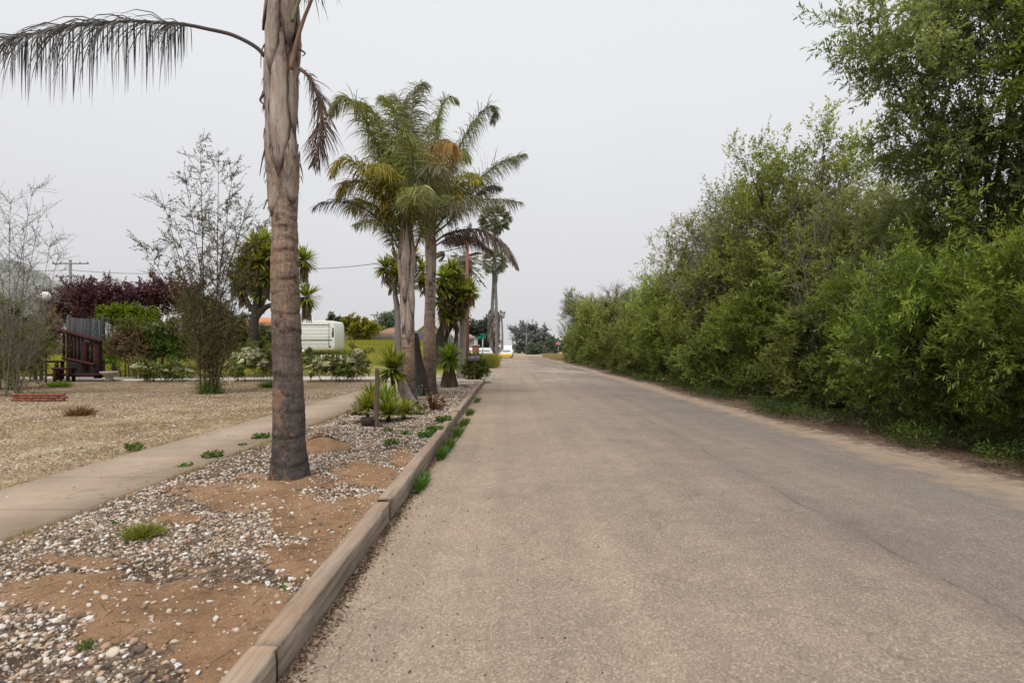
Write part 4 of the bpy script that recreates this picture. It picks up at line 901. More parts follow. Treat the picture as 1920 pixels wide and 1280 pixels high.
# ---- fan palms
def fan_crown(root, c, R, n, mat, rng, droopy=.6, el0=-1.05, el1=1.4, name='frond', seg=16):
    for i in range(n):
        a = i * 2.399 + rng.uniform(-.2, .2); el = el1 + (el0 - el1) * (i / n) ** .8; pl = R * rng.uniform(.38, .8)
        d = np.array([math.cos(a) * math.cos(el), math.sin(a) * math.cos(el), math.sin(el)])
        hub = c + d * pl; m = MB(); m.tube([c, c + d * pl * .6, hub], [R * .014, R * .011, R * .008], 4)
        sd = np.cross(d, [0, 0, 1.0]); sd /= np.linalg.norm(sd) + 1e-6; nn_ = np.cross(sd, d); tt = rng.uniform(-.9, .9); sd = math.cos(tt) * sd + math.sin(tt) * nn_
        th = np.linspace(-1.25, 1.25, seg); D = np.cos(th)[:, None] * d + np.sin(th)[:, None] * sd
        m.ribbons(np.repeat(hub[None], seg, 0), D, R * .60 * (1 - .15 * np.abs(th)), R * .10, droopy, (.15, .9, 1, .1), rng=rng)
        m.build(name, mat, root)
def fan_palm(name, base, path, r0, r1, R, n, label, skirt, group=None, mat='fan', sk=None):
    rng = np.random.default_rng(int(base[1] * 7 + abs(base[0]) * 31)); root = thing(name, base, label, 'palm tree', group=group)
    P = smooth_curve([np.array(p) - base for p in path], 24); m = MB(); m.tube(P, np.linspace(r0, r1, 24), 12, wob=.05, seed=3); m.build('trunk', 'washbark', root, smooth=True)
    top = P[-1]; fan_crown(root, top, R, n, mat, rng)
    if skirt:
        m = MB(); N = skirt; z = top[2] - rng.uniform(0, 1, N) ** 1.2 * (sk or R * 1.3); a = rng.uniform(0, 2 * PI, N); f = (top[2] - z) / (sk or R * 1.3)
        m.ribbons(np.stack([top[0] + r1 * np.cos(a), top[1] + r1 * np.sin(a), z], 1), np.stack([np.cos(a) * (1 - .5 * f), np.sin(a) * (1 - .5 * f), -.9 - 0 * a], 1), R * .35, R * .05, 1.0, (.3, 1, 1, .3), rng=rng); m.build('dry_skirt', 'fandry', root)
    return root
Yw = 70.0
b1 = at(922, 676, Yw); b1[2] = 0; fan_palm('fan_palm', b1, [at(921, 676, Yw), at(922, 600, Yw), at(927, 500, Yw), at(928, 412, Yw)], .25, .16, 1.8, 46, 'tallest fan palm beyond the mailbox, its crown rising above the others', 130, 'fan palms at the street corner', sk=3.0)
b2 = at(930, 675, Yw - 1.5); b2[2] = 0; fan_palm('fan_palm', b2, [at(931, 675, Yw - 1.5), at(931, 600, Yw - 1.5), at(928, 490, Yw - 1.5)], .23, .15, 1.5, 34, 'shorter fan palm growing against the tallest one, with crown halfway up', 120, 'fan palms at the street corner', sk=2.2)
# dead skirt hanging low on the pair
m = MB(); rng = np.random.default_rng(4); N = 300; z = rng.uniform(3.0, 6.4, N); a = rng.uniform(0, 2 * PI, N); cc = at(926, 620, Yw)
m.ribbons(np.stack([cc[0] + .45 * np.cos(a), cc[1] + .4 * np.sin(a), z], 1), np.stack([np.cos(a) * .5, np.sin(a) * .5, -1 + 0 * a], 1), .9, .1, .5, (.6, 1, .3), rng=rng)
o = m.build('dry_frond_sheaf', 'fandry'); tag(o, 'sheaf of dead grey fronds caught between the two tall fan palm trunks', 'dead fronds')
b3 = at(941, 664, 165.0); b3[2] = 0; fan_palm('fan_palm', b3, [b3, at(942, 625, 165.0), at(940, 590, 165.0)], .35, .22, 1.2, 22, 'thin distant fan palm with a small round crown, right of the tall pair', 50)
b4 = at(933, 664, 165.0); b4[2] = 0; fan_palm('fan_palm', b4, [b4, at(933, 652, 165.0), at(933, 641, 165.0)], .3, .22, 1.1, 16, 'stubby distant fan palm beside the thin one', 20)
Yd = 42.0
b5 = at(868, 690, Yd); b5[2] = 0; rt = fan_palm('fan_palm', b5, [b5, at(869, 580, Yd), at(870, 500, Yd), at(870, 480, Yd)], .34, .30, 1.9, 8, 'grey green palm crown behind the rusty brown pole', 160, mat='fandry', sk=1.6)
rng = np.random.default_rng(66)
for i in range(26):
    a = i * 2.4; el = -.5 + 1.7 * (i / 26); L = 1.9; c0 = at(870, 498, Yd) - b5
    P = [c0 + np.array([math.cos(a) * L * t * math.cos(el), math.sin(a) * L * t * math.cos(el), L * t * math.sin(el) - .75 * t * t]) for t in (0, .3, .6, 1)]
    frond(rt, P, .42, 'fr_blue' if el < .7 else 'fr_brown', 'rachis', .03, .2, 26, .9, .05, 900 + i)

# ================================================================== YUCCAS
def rosette(mb, c, R, n, w, rng, low=-.5, droop=.35, prof=(.5, 1, .8, .06), axis=(0, 0, 1)):
    u = rng.uniform(low, 1, n); a = np.arange(n) * 2.39996 + rng.normal(0, .1, n); h = np.sqrt(1 - np.clip(u, -1, 1) ** 2)
    d = np.stack([h * np.cos(a), h * np.sin(a), u + .05], 1); ax = np.array(axis, float)
    d = d + (ax - np.array([0, 0, 1])) * .6
    sd = np.stack([-np.sin(a), np.cos(a), 0 * a], 1)
    mb.ribbons(np.asarray(c)[None] + d * R * .06, d, R * rng.uniform(.8, 1.08, n), w, droop * rng.uniform(.4, 1.5, n), prof, side=sd, rng=rng)
def yucca(name, px, py, Y, heads, trunk, label, mat='yucca', cat='yucca', skirt=0, zb=.14, tm='darkbark', group=None, n=110, lw=.045):
    base = at(px, py, Y); base[2] = zb; rng = np.random.default_rng(int(px * 3 + py)); root = thing(name, base, label, cat, group=group)
    for (pts, r0, r1) in trunk:
        P = smooth_curve([at(a, b, Y) - base for a, b in pts], 16); P[0][2] = max(P[0][2], 0) if P[0][2] > .1 else 0
        m = MB(); m.tube(P, np.linspace(r0, r1, 16), 10, wob=.07, seed=2); m.build('trunk', tm, root, smooth=True)
    for (hx, hy, rp, dy) in heads:
        m = MB(); R = rp * Y / F; rosette(m, at(hx, hy, Y + dy) - base, R, n, lw, rng, low=-.75); m.build('leaf_rosette', mat, root)
    if skirt:
        for (hx, hy, rp, dy) in heads:
            m = MB(); R = rp * Y / F; N = skirt; c = at(hx, hy, Y + dy) - base; a = rng.uniform(0, 2 * PI, N)
            m.ribbons(np.stack([c[0] + .05 * np.cos(a), c[1] + .05 * np.sin(a), c[2] - rng.uniform(0, R * .9, N)], 1), np.stack([np.cos(a) * .45, np.sin(a) * .45, -1 + 0 * a], 1), R * .62, lw, .6, (.6, 1, .6, .1), rng=rng); m.build('dry_leaves', 'yuccadry', root)
    return root
yucca('yucca', 738, 768, 14.2, [(737, 692, 46, 0)], [([(738, 768), (738, 730), (737, 692)], .06, .045)], 'single headed green yucca on a dark stem in front of the palm pair', lw=.055, n=300)
r = yucca('yucca', 843, 722, 21.5, [(843, 672, 36, 0)], [([(843, 722), (843, 690), (843, 672)], .12, .08)], 'yucca with a dry brown skirt right of the palm pair', lw=.07, n=280, skirt=120)
m = MB(); rng = np.random.default_rng(3); a = rng.uniform(0, 2 * PI, 150); m.ribbons(np.stack([.1 * np.cos(a), .1 * np.sin(a), .75 + rng.uniform(-.3, .2, 150)], 1), np.stack([np.cos(a) * .35, np.sin(a) * .35, -1 + 0 * a], 1), .8, .05, .3, (.5, 1, .7, .2), rng=rng); m.build('dry_skirt', 'yuccadry', r)
yucca('tree_yucca', 748, 700, 24, [(722, 502, 28, 0), (742, 492, 28, .3), (748, 512, 26, -.3), (766, 500, 26, .6), (735, 522, 24, .5), (770, 530, 24, .4), (756, 540, 21, -.2), (790, 505, 26, .8), (775, 478, 24, .8), (792, 530, 21, .5)],
      [([(749, 700), (746, 640), (745, 590), (740, 540), (735, 510)], .16, .08), ([(745, 600), (756, 560), (768, 525)], .1, .06), ([(740, 545), (728, 525), (722, 508)], .07, .05), ([(762, 545), (780, 525), (790, 510)], .06, .05)], 'branching tree yucca with spiky heads left of the palm pair trunks', 'yuccadark', skirt=26, tm='greybark', n=120, lw=.08)
hd = [(832, 520, 28), (846, 505, 26), (856, 525, 28), (838, 545, 28), (862, 548, 31), (878, 540, 26), (826, 565, 26), (848, 570, 31), (868, 572, 26), (836, 592, 26), (856, 590, 26), (828, 540, 23), (872, 555, 23), (842, 530, 26), (884, 548, 22)]
yucca('tree_yucca', 832, 690, 26, [(a, b, c_, ((i * 37) % 11 - 5) * .12) for i, (a, b, c_) in enumerate(hd)],
      [([(826, 690), (828, 640), (836, 600), (846, 560), (848, 520)], .35, .12), ([(830, 630), (850, 600), (866, 565), (878, 545)], .2, .07), ([(834, 620), (828, 580), (830, 540)], .15, .07), ([(851, 600), (856, 620), (852, 660), (850, 690)], .08, .1)], 'big many headed tree yucca between the palm pair and the rusty pole', 'yuccadark', skirt=22, tm='darkbark', n=120, lw=.095)
yucca('tree_yucca', 470, 690, 27, [(478, 462, 35, 0), (495, 452, 29, .3), (505, 475, 29, 0), (462, 478, 29, .2), (485, 492, 32, -.2), (510, 498, 32, .3), (450, 505, 29, .2), (470, 520, 29, 0), (498, 522, 29, 0), (455, 540, 27, .3), (575, 557, 35, .2), (570, 488, 32, .3), (488, 548, 29, .2), (520, 470, 29, .2), (440, 525, 24, .2), (545, 520, 29, .4), (535, 560, 27, .3)],
      [([(470, 690), (474, 640), (478, 590), (485, 540), (490, 500), (485, 470)], .26, .1), ([(478, 600), (500, 575), (540, 565), (572, 560)], .14, .07), ([(480, 590), (462, 560), (455, 520)], .12, .07), ([(486, 540), (520, 520), (560, 498), (570, 490)], .11, .06)], 'tall shaggy tree yucca behind the big palm trunk', 'yuccadark', skirt=90, tm='darkbark', n=150, lw=.10)
yucca('yucca', 488, 682, 29, [(488, 648, 24, 0)], [([(488, 682), (488, 650)], .1, .08)], 'dark green yucca under the shaggy tree yucca', 'yuccadark', n=130, lw=.07)
# low rosettes in front of the palm pair
for i, (px, py, rp, mt, lb) in enumerate([(690, 792, 40, 'agave', 'yellow green rosette in the dark pot by the wooden stake'), (728, 790, 42, 'agave', 'yellow green rosette just right of the wooden stake'), (756, 784, 32, 'agave', 'smallest yellow green rosette, rightmost of the low group'),
        (722, 766, 40, 'yucca', 'green rosette behind the yellow green ones'), (697, 758, 34, 'yucca', 'green rosette left of the yucca stem, partly behind the stake')]):
    Y = F * (CAMZ - .15) / (py - HY); base = at(px, py, Y); base[2] = .15; rng = np.random.default_rng(i + 40); R = rp * Y / F
    root = thing('rosette_plant', base, lb, 'rosette plant', group='spiky rosettes in front of the palm pair'); m = MB(); rosette(m, (0, 0, R * (.30 if i != 0 else .62)), R, 130, .05, rng, low=-.12, droop=.5); m.build('leaf_rosette', mt, root)
    m = MB(); m.tube([(0, 0, -.03), (0, 0, R * .2), (0, 0, R * .4)], [.05, .045, .03], 8); m.build('stem', 'darkbark', root, smooth=True)
Y = F * 1.45 / (798 - HY); b = at(693, 798, Y); b[2] = .13; root = thing('plant_pot', b, 'dark battered pot at the foot of the wooden stake', 'plant pot')
m = MB(); m.lathe([(.12, 0), (.15, .02), (.165, .12), (.175, .17), (.16, .175), (.14, .14)], n=14); m.build('pot_wall', 'darkbark', root, smooth=True)
Y = F * 1.45 / (799 - HY); b = at(706, 799, Y); b[2] = .12; m = MB(); kk = Y / F
m.tube(smooth_curve([(0, 0, -.1), (.0, 0, .4), (.015, .01, .8), (.01, .01, 112 * kk)], 12), [.048, .046, .045, .044, .043, .043, .042, .042, .041, .041, .04, .038], 9, wob=.05); o = m.build('wooden_stake', 'post', smooth=False); o.location = b; tag(o, 'short upright weathered wooden stake among the rosettes', 'stake')
# leaning stump and dark leaning trunk
b = ground_at(760, 756, .14); Y = b[1]; m = MB(); P = smooth_curve([at(770, 758, Y) - b, at(764, 745, Y) - b, at(756, 728, Y) - b, at(750, 708, Y) - b], 14); m.tube(P, [.20, .18, .165, .16, .155, .15, .15, .145, .14, .14, .13, .12, .10, .06], 14, wob=.12, seed=6)
o = m.build('leaning_stump', 'palebark', smooth=True); o.location = b; tag(o, 'pale leaning dead stump at the foot of the left crowned palm', 'stump')
Y = 17.4; b = at(790, 740, Y); b[2] = .13; m = MB(); P = smooth_curve([at(793, 742, Y) - b, at(788, 715, Y) - b, at(782, 680, Y) - b, at(778, 645, Y) - b, at(776, 625, Y) - b], 14); m.tube(P, np.linspace(.27, .12, 14), 12, wob=.06, seed=6)
o = m.build('dead_tree', 'darkbark', smooth=True); o.location = b; tag(o, 'dark leaning dead trunk standing between the two crowned palms', 'dead trunk')
# succulents
def succulent(px, py, rp, hp, mat, n, label, L=.09):
    b = ground_at(px, py, .15); Y = b[1]; k = Y / F; rng = np.random.default_rng(px); m = MB(); R, H = rp * k, hp * k
    for i in range(n):
        a, r = rng.uniform(0, 2 * PI), R * math.sqrt(rng.uniform()); z = H * (1 - (r / R) ** 2) * rng.uniform(.5, 1.0)
        rosette(m, (r * math.cos(a), r * math.sin(a), z), L, 12, L * .28, rng, low=-.2, droop=.1)
        m.tube([(r * .6 * math.cos(a), r * .6 * math.sin(a), -.02), (r * math.cos(a), r * math.sin(a), z)], [.012, .008], 5)
    o = m.build('succulent', mat); o.location = b; tag(o, label, 'succulent')
succulent(815, 765, 26, 30, 'redsucc', 34, 'spreading reddish green succulent right of the pale stump', .09)
succulent(790, 742, 14, 22, 'greysucc', 26, 'grey green succulent cushion between the two palm trunks', .07)
succulent(776, 775, 22, 20, 'garden', 22, 'dark green succulent clump below the pale stump', .08)
succulent(670, 776, 20, 24, 'redsucc', 22, 'sprawling reddish succulent left of the wooden stake', .08)
b = ground_at(605, 832, .17); m = MB(); rng = np.random.default_rng(2); N = 900; a = rng.uniform(0, 2 * PI, N); r = np.sqrt(rng.uniform(size=N)) * .22; m.ribbons(np.stack([r * np.cos(a), r * np.sin(a) * .8, .11 * (1 - (r / .24) ** 2)], 1), np.stack([np.cos(a), np.sin(a), rng.uniform(0, .8, N)], 1), .05, .006, .8, (1, .8, .1), rng=rng)
o = m.build('dead_tuft', 'litter'); o.location = b; tag(o, 'dead brown matted tuft on the dirt mound right of the big palm', 'dead plant')
# ================================================================== BROADLEAF TREES
def crown_mesh(blobs, ntwig, per, tl, L, W, rng, up=.45, sh=2.6, droop=.5, shoot=None, fill=.28):
    """leafy shoots growing outwards from irregular lobes, each shoot carrying a spray of twigs"""
    blobs = np.array(blobs, float); area = blobs[:, 3] * (blobs[:, 3] + blobs[:, 4]); H = (blobs[:, 2] + blobs[:, 4]).max()
    nc = max(12, ntwig // 15); pk = rng.choice(len(blobs), nc, p=area / area.sum()); b = blobs[pk]
    d = rng.normal(size=(nc, 3)); d[:, 2] += .2; d /= np.linalg.norm(d, axis=1)[:, None]
    sc = np.stack([b[:, 3], b[:, 3], b[:, 4]], 1); CP = b[:, :3] + d * sc * rng.uniform(.45, .85, nc)[:, None]
    CD = d * .8 + rng.normal(0, .3, (nc, 3)) + np.array([0, 0, up]); CD /= np.linalg.norm(CD, axis=1)[:, None]
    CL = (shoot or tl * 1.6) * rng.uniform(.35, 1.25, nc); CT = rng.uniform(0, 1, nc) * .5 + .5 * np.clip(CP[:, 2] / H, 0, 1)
    nf = int(ntwig * fill); k = rng.integers(0, nc, ntwig - nf); u = rng.uniform(size=len(k)) ** .8
    P1 = CP[k] + CD[k] * (CL[k] * u)[:, None] + rng.normal(0, 1, (len(k), 3)) * (.16 * tl * (1.2 - .8 * u))[:, None]
    o1 = CD[k] * .75 + rng.normal(0, .5, (len(k), 3)); T1 = CT[k] * .7 + .3 * u
    pk = rng.choice(len(blobs), nf, p=area / area.sum()); b = blobs[pk]; d2 = rng.normal(size=(nf, 3)); d2 /= np.linalg.norm(d2, axis=1)[:, None]
    P2 = b[:, :3] + d2 * np.stack([b[:, 3], b[:, 3], b[:, 4]], 1) * (rng.uniform(size=nf) ** .45 * .85)[:, None]; o2 = d2 + rng.normal(0, .4, (nf, 3)) + (0, 0, up)
    P = np.concatenate([P1, P2]); out = np.concatenate([o1, o2]); out /= np.linalg.norm(out, axis=1)[:, None]; tone = np.concatenate([T1, rng.uniform(0, .3, nf)])  # shade inside the crown put into the tone: inner fill leaves darker
    TL = tl * np.concatenate([rng.uniform(.3, .8, len(P1)), rng.uniform(.5, 1.0, nf)])
    keep = P[:, 2] > .05; P, out, TL, tone = P[keep], out[keep], TL[keep], tone[keep]; n = len(P)
    m = MB(); u = np.tile(np.linspace(.1, 1.0, per), n) + rng.normal(0, .03, n * per)
    B = np.repeat(P, per, 0) + np.repeat(out * TL[:, None], per, 0) * u[:, None] + rng.normal(0, .008, (n * per, 3))
    o = np.repeat(out, per, 0); s = np.cross(o, rng.normal(size=o.shape)); s /= np.linalg.norm(s, axis=1)[:, None] + 1e-6
    dl = s * .8 + o * (.35 + .6 * u)[:, None] + np.array([0, 0, .1]); B[:, 2] = np.maximum(B[:, 2], .04)
    nrm = np.cross(dl, rng.normal(size=o.shape) * .5 + np.array([0, 0, 1.0]))
    m.ribbons(B, dl, L * rng.uniform(.55, 1.15, len(B)), W * rng.uniform(.75, 1.2, len(B)), droop, (.25, 1, .12), side=nrm, rng=rng)
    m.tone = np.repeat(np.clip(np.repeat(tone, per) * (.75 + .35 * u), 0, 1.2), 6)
    tw = MB(); tw.ribbons(CP, CD, CL * 1.0, .012, .0, (1, .3), rng=rng); sel = rng.uniform(size=n) < .3; tw.ribbons(P[sel], out[sel], TL[sel] * 1.05, .006, .0, (1, .3), rng=rng)
    return m, tw
def limbs(root, H, blobs, r0, rng, mat='bark', stems=1, name='trunk', spread=.25, n=7):
    m = MB(); blobs = np.array(blobs); ordr = np.argsort(-blobs[:, 2])
    for s in range(stems):
        a = rng.uniform(0, 2 * PI); tgt = blobs[ordr[s % len(ordr)]][:3]; b0 = np.array([spread * math.cos(a) * (stems > 1), spread * math.sin(a) * (stems > 1), -.05])
        mid = b0 * .5 + tgt * .5 + rng.normal(0, .12 * H / 4, 3) * (1, 1, .2); mid[:2] = mid[:2] * .6
        C = smooth_curve([b0, b0 + (mid - b0) * .5 * np.array([.4, .4, 1]), mid, tgt], 14); m.tube(C, r0 * np.linspace(1, .25, 14) / math.sqrt(stems), n, wob=.06, seed=s)
        for q in range(s, len(blobs), stems):
            bb = blobs[q][:3]; st = C[min(13, max(3, int(13 * (bb[2] / H) * .7)))]
            mm = (st + bb) / 2 + rng.normal(0, .1, 3); D = smooth_curve([st, mm, bb], 8); m.tube(D, r0 * .38 * np.linspace(1, .2, 8) / math.sqrt(stems), 5, wob=.05)
            for _ in range(3):
                e = bb + rng.normal(0, 1, 3) * blobs[q][3] * .55; m.tube(smooth_curve([D[5], (D[5] + e) / 2 + rng.normal(0, .05, 3), e], 5), r0 * .12 * np.linspace(1, .2, 5), 4)
    return m.build(name, mat, root, smooth=True)
def tree(name, base, blobs, H, leaf, label, cat, ntwig=2600, per=13, tl=.45, L=.1, W=.026, seed=1, stems=1, r0=.12, bark='bark', up=.45, group=None, sh=2.6, rz=0.0, droop=.5):
    rng = np.random.default_rng(seed); root = thing(name, base, label, cat, rz, group)
    limbs(root, H, blobs, r0, rng, bark, stems)
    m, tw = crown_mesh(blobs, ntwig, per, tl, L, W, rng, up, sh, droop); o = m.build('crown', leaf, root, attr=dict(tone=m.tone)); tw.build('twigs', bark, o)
    return root
def blobset(H, R, n, rng, low=.3, rb=(.26, .42), tall=1.0):
    out = []
    for i in range(n):
        z = H * (low + (1 - low) * ((i + .5) / n)) * .93; prof = math.sin(min(1, max(.05, (z / H - low * .6) / (1 - low * .6))) * PI * .88) ** .6
        a = i * 2.4 + rng.uniform(-.4, .4); r = R * .72 * prof * math.sqrt(rng.uniform(.15, 1)); rb_ = R * rng.uniform(*rb)
        out.append((r * math.cos(a), r * math.sin(a), z, rb_, rb_ * rng.uniform(.7, 1.15) * tall))
    return out
OFF = (0, -40, -30)   # never used for rendering, prototypes are themselves placed below
def shrub_blobs(seed, H=3.0, R=1.55):
    rng = np.random.default_rng(seed); b = []
    for i in range(22):
        z = H * rng.uniform(.10, .82); a = rng.uniform(0, 2 * PI); r = R * rng.uniform(.1, .75) * (1 - .45 * max(0, z / H - .35)); q = R * rng.uniform(.26, .46); b.append((r * math.cos(a), r * math.sin(a), z, q, q * rng.uniform(.8, 1.2)))
    return b
fr = []   # front row of bushes on the right: X, Y, scale, prototype
ROW = [(7.55, 6.2, .80, 0), (7.75, 8.1, .95, 1), (7.75, 10.2, 1.0, 2), (8.0, 12.4, 1.0, 0), (7.9, 14.7, .95, 3), (7.9, 17.2, 1.05, 1), (7.7, 20.2, 1.05, 4), (7.7, 23.4, 1.1, 3), (7.6, 27.0, 1.1, 2), (7.5, 31.0, 1.15, 4), (7.4, 35.5, 1.1, 3), (7.3, 40.5, 1.15, 4), (7.2, 46, 1.2, 3), (7.1, 52, 1.2, 4), (6.9, 58.5, 1.2, 3)]
RL = ['bright willow like bush at the right edge of the picture, lowest and nearest', 'bright green narrow leaved bush next along from the right edge', 'bright green bush with pale leaf tips, third along the road from the right edge', 'dense green bush in the row, fourth from the right edge',
      'darker small leaved bush in the row, fifth from the right edge', 'green bush at the kink of the sandy shoulder, sixth from the right edge', 'dark olive bush in the row, seventh from the right edge', 'dull green bush in the row, eighth from the right edge', 'leafy roadside bush, ninth from the right edge',
      'olive roadside bush halfway down the road', 'dull green roadside bush past the halfway bush', 'olive roadside bush under the hazier trees', 'small leaved bush, fourth from the far end of the row', 'rounded bush, second from the far end of the row', 'last roadside bush at the far end of the row, by the dry grass']
protos = {}
for i, (x, y, s, p) in enumerate(ROW):
    if p not in protos:
        leaf = ['willow', 'willow', 'willow', 'bushleaf', 'bushleaf'][p]; L, W = [(.105, .019), (.095, .020), (.11, .021), (.06, .026), (.065, .028)][p]
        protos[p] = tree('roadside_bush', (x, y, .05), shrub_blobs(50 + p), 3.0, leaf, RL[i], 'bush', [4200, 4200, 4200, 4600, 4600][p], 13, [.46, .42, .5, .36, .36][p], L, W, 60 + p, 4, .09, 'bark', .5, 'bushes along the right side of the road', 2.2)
        protos[p].scale = (s, s, s); protos[p].rotation_euler[2] = p * .9
    else: dup(protos[p], (x, y, .05), i * 1.7, (s * (1 + .0 * i), s, s), RL[i])
# trees behind
rngT = np.random.default_rng(77)
TR = [(9.2, 14.2, 5.9, 1), (9.0, 17.4, 8.5, 0), (9.3, 21.6, 8.1, 2), (9.1, 26.2, 7.9, 1), (9.0, 32.0, 6.5, 0), (8.8, 39.0, 5.5, 2), (8.6, 47, 5.0, 1), (8.2, 56, 6.9, 0), (7.9, 64, 8.0, 2)]
TLb = ['tall dark tree behind the bushes, second from the right edge', 'tree with the pointed top standing above its neighbours on the right', 'tree left of the pointed topped one, its shoots leaning to the road', 'tall loose crowned tree midway along the right side', 'tree stepping down from the midway crown', 'lower rounded tree beyond the middle of the row',
       'lowest tree of the right hand row, hazy', 'hazy tree before the last one on the right side', 'last tall tree at the far end of the right side']
tp = {}
for i, (x, y, h, p) in enumerate(TR):
    if p not in tp:
        rng = np.random.default_rng(90 + p); bl = blobset(8.0, 2.5, 24, rng, .22, (.22, .38))
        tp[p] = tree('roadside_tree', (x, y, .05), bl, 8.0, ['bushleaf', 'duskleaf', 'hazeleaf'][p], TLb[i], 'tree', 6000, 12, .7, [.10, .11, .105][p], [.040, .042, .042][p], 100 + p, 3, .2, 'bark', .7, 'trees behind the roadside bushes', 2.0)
        s = h / 8.6; tp[p].scale = (s, s, s)
    else:
        s = h / 8.6; w = s * (1 + .05 * math.sin(i * 2)); dup(tp[p], (x, y, .05), i * 2.1 + .6, (w, w, s), TLb[i])
# nearest tall tree with branches reaching over towards the road
nb = [(-2.35, .3, 7.35, .55, .45), (-1.9, .0, 6.9, .6, .45), (-1.2, -.3, 6.2, .7, .5), (-.75, .2, 8.5, .8, .6), (-.6, -.4, 7.3, .85, .6), (-.2, .3, 9.4, .9, .8), (.3, -.7, 8.2, 1.0, .8), (.6, -.9, 6.6, 1.0, .8), (1.2, -.5, 5.4, 1.1, .9), (.2, -.9, 5.0, .9, .7), (-.6, .6, 5.2, .8, .6), (1.4, -1.2, 7.6, 1.1, .9), (1.2, .2, 9.6, 1.2, .9), (-1.3, .2, 5.5, .55, .4), (2.2, -.6, 6.5, 1.1, .9), (2.2, -1.2, 4.4, 1.1, .9), (1.0, -1.0, 3.6, .9, .8), (.6, 0, 10.4, 1.2, .8), (-.3, .6, 4.0, .9, .8)]
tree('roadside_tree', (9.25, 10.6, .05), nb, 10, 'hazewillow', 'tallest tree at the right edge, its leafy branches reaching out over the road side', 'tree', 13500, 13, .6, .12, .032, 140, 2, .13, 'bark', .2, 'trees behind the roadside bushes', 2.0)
nb2 = [(0, 0, 3.0, 1.2, 1), (.3, .8, 4.2, 1.2, 1), (0, -.8, 4.0, 1.1, 1), (0, .1, 5.4, 1.2, 1), (-.5, .6, 6.2, .9, .8), (.6, -.7, 6.2, 1.2, 1), (1.2, .5, 7.4, 1.2, 1), (1.2, 0, 4.5, 1.3, 1), (0, 1.2, 2.4, 1.1, 1), (0, -1.1, 2.4, 1.1, 1), (.8, 0, 8.6, 1.2, 1)]
tree('roadside_tree', (9.6, 8.2, .05), nb2, 9, 'willow', 'leafy tree filling the right edge behind the nearest bush', 'tree', 12000, 13, .55, .115, .030, 141, 2, .13, 'bark', .2, 'trees behind the roadside bushes', 2.0)
mid = None; ML = ['mid height dark bush behind the front row at the right edge', 'mid height dark bush behind the front row, second from the right edge', 'mid height dark bush behind the front row, third from the right edge', 'mid height dark bush behind the front row, fourth from the right edge', 'mid height bush behind the row, halfway down the road', 'mid height bush behind the row past halfway', 'mid height bush behind the row toward the far end', 'mid height bush behind the last roadside bushes']
for i, (x, y, s) in enumerate([(9.0, 11.0, 1.25), (9.1, 15.0, 1.35), (9.0, 18.6, 1.4), (8.9, 22.6, 1.5), (8.6, 27.8, 1.5), (8.4, 34.0, 1.5), (8.2, 42, 1.5), (8.0, 51, 1.6)]):
    if mid is None:
        mid = tree('thicket_bush', (x, y, .05), shrub_blobs(70, 3.6, 1.5), 3.6, 'bushleaf', ML[0], 'bush', 3000, 13, .45, .085, .036, 150, 4, .1, 'bark', .5, 'mid height bushes behind the front row', 2.0); mid.scale = (s, s, s)
    else: dup(mid, (x, y, .05), i * 1.3, s, ML[i])
DEAD = 1
# bare brown tree among the hazy ones
def twig_tree(name, base, tops, label, Y, stems_r=.035, leaf='olive', nleaf=8, mat='greybark', seed=3, side=1.0, lo=.12, leafL=.05, cat='tree', thick=1.0, lowleaf=0, dens=1.0, wid=None):
    rng = np.random.default_rng(seed); root = thing(name, base, label, cat); m = MB(); LB, LD = [], []
    for (tx, ty, dy) in tops:
        T = at(tx, ty, Y + dy) - base; b0 = np.array([rng.normal(0, .12), rng.normal(0, .12), -.05]); mid = b0 + (T - b0) * .45 * np.array([.75, .75, 1]) + rng.normal(0, .12, 3)
        C = smooth_curve([b0, mid, T], 26); Ls = np.linalg.norm(T - b0); m.tube(C, stems_r * thick * np.linspace(1, .12, 26), 6)
        nb_ = int(Ls * 5.5 * dens)
        for k in range(nb_):
            u = rng.uniform(lo, .97); p = C[int(u * 25)]; tg = C[min(25, int(u * 25) + 1)] - C[int(u * 25)]; tg = tg / (np.linalg.norm(tg) + 1e-6)
            a = rng.uniform(0, 2 * PI); d = np.array([math.cos(a), math.sin(a), 0]) * .75 + tg * .8; d /= np.linalg.norm(d); l = side * (1.15 - .75 * u) * rng.uniform(.5, 1.2)
            e = p + d * l + np.array([0, 0, .15 * l]); D = smooth_curve([p, (p + e) / 2 + rng.normal(0, .05, 3), e], 7); m.tube(D, .009 * thick * np.linspace(1, .25, 7), 3, cap=False)
            for _ in range(5):
                w = rng.uniform(.2, 1); q = D[int(w * 6)]; f = q + (d + rng.normal(0, .6, 3)) * rng.uniform(.12, .38) * side; m.tube([q, (q + f) / 2 + rng.normal(0, .015, 3), f], .004 * thick, 3, cap=False)
                for z in range(nleaf): LB.append(q + (f - q) * rng.uniform(.1, 1.05)); LD.append(rng.normal(size=3) + d * .5)
    for k in range(lowleaf):
        tp_ = tops[k % len(tops)]; T = at(tp_[0], tp_[1], Y + tp_[2]) - base; u = rng.uniform(.02, .5) ; p = T * u * np.array([1.0, 1, 1]) + rng.normal(0, 1, 3) * (wid or .55) * (.5 + u); p[2] = max(p[2], .05); LB.append(p); LD.append(rng.normal(size=3) + np.array([0, 0, .7]))
    m.build('trunk', mat, root, smooth=True)
    if LB:
        l = MB(); l.ribbons(np.array(LB), np.array(LD), leafL * rng.uniform(.6, 1.2, len(LB)), leafL * .3, .4, (.3, 1, .1), rng=rng); l.build('crown', leaf, root)
    return root
b = ground_at(395, 738, .14)
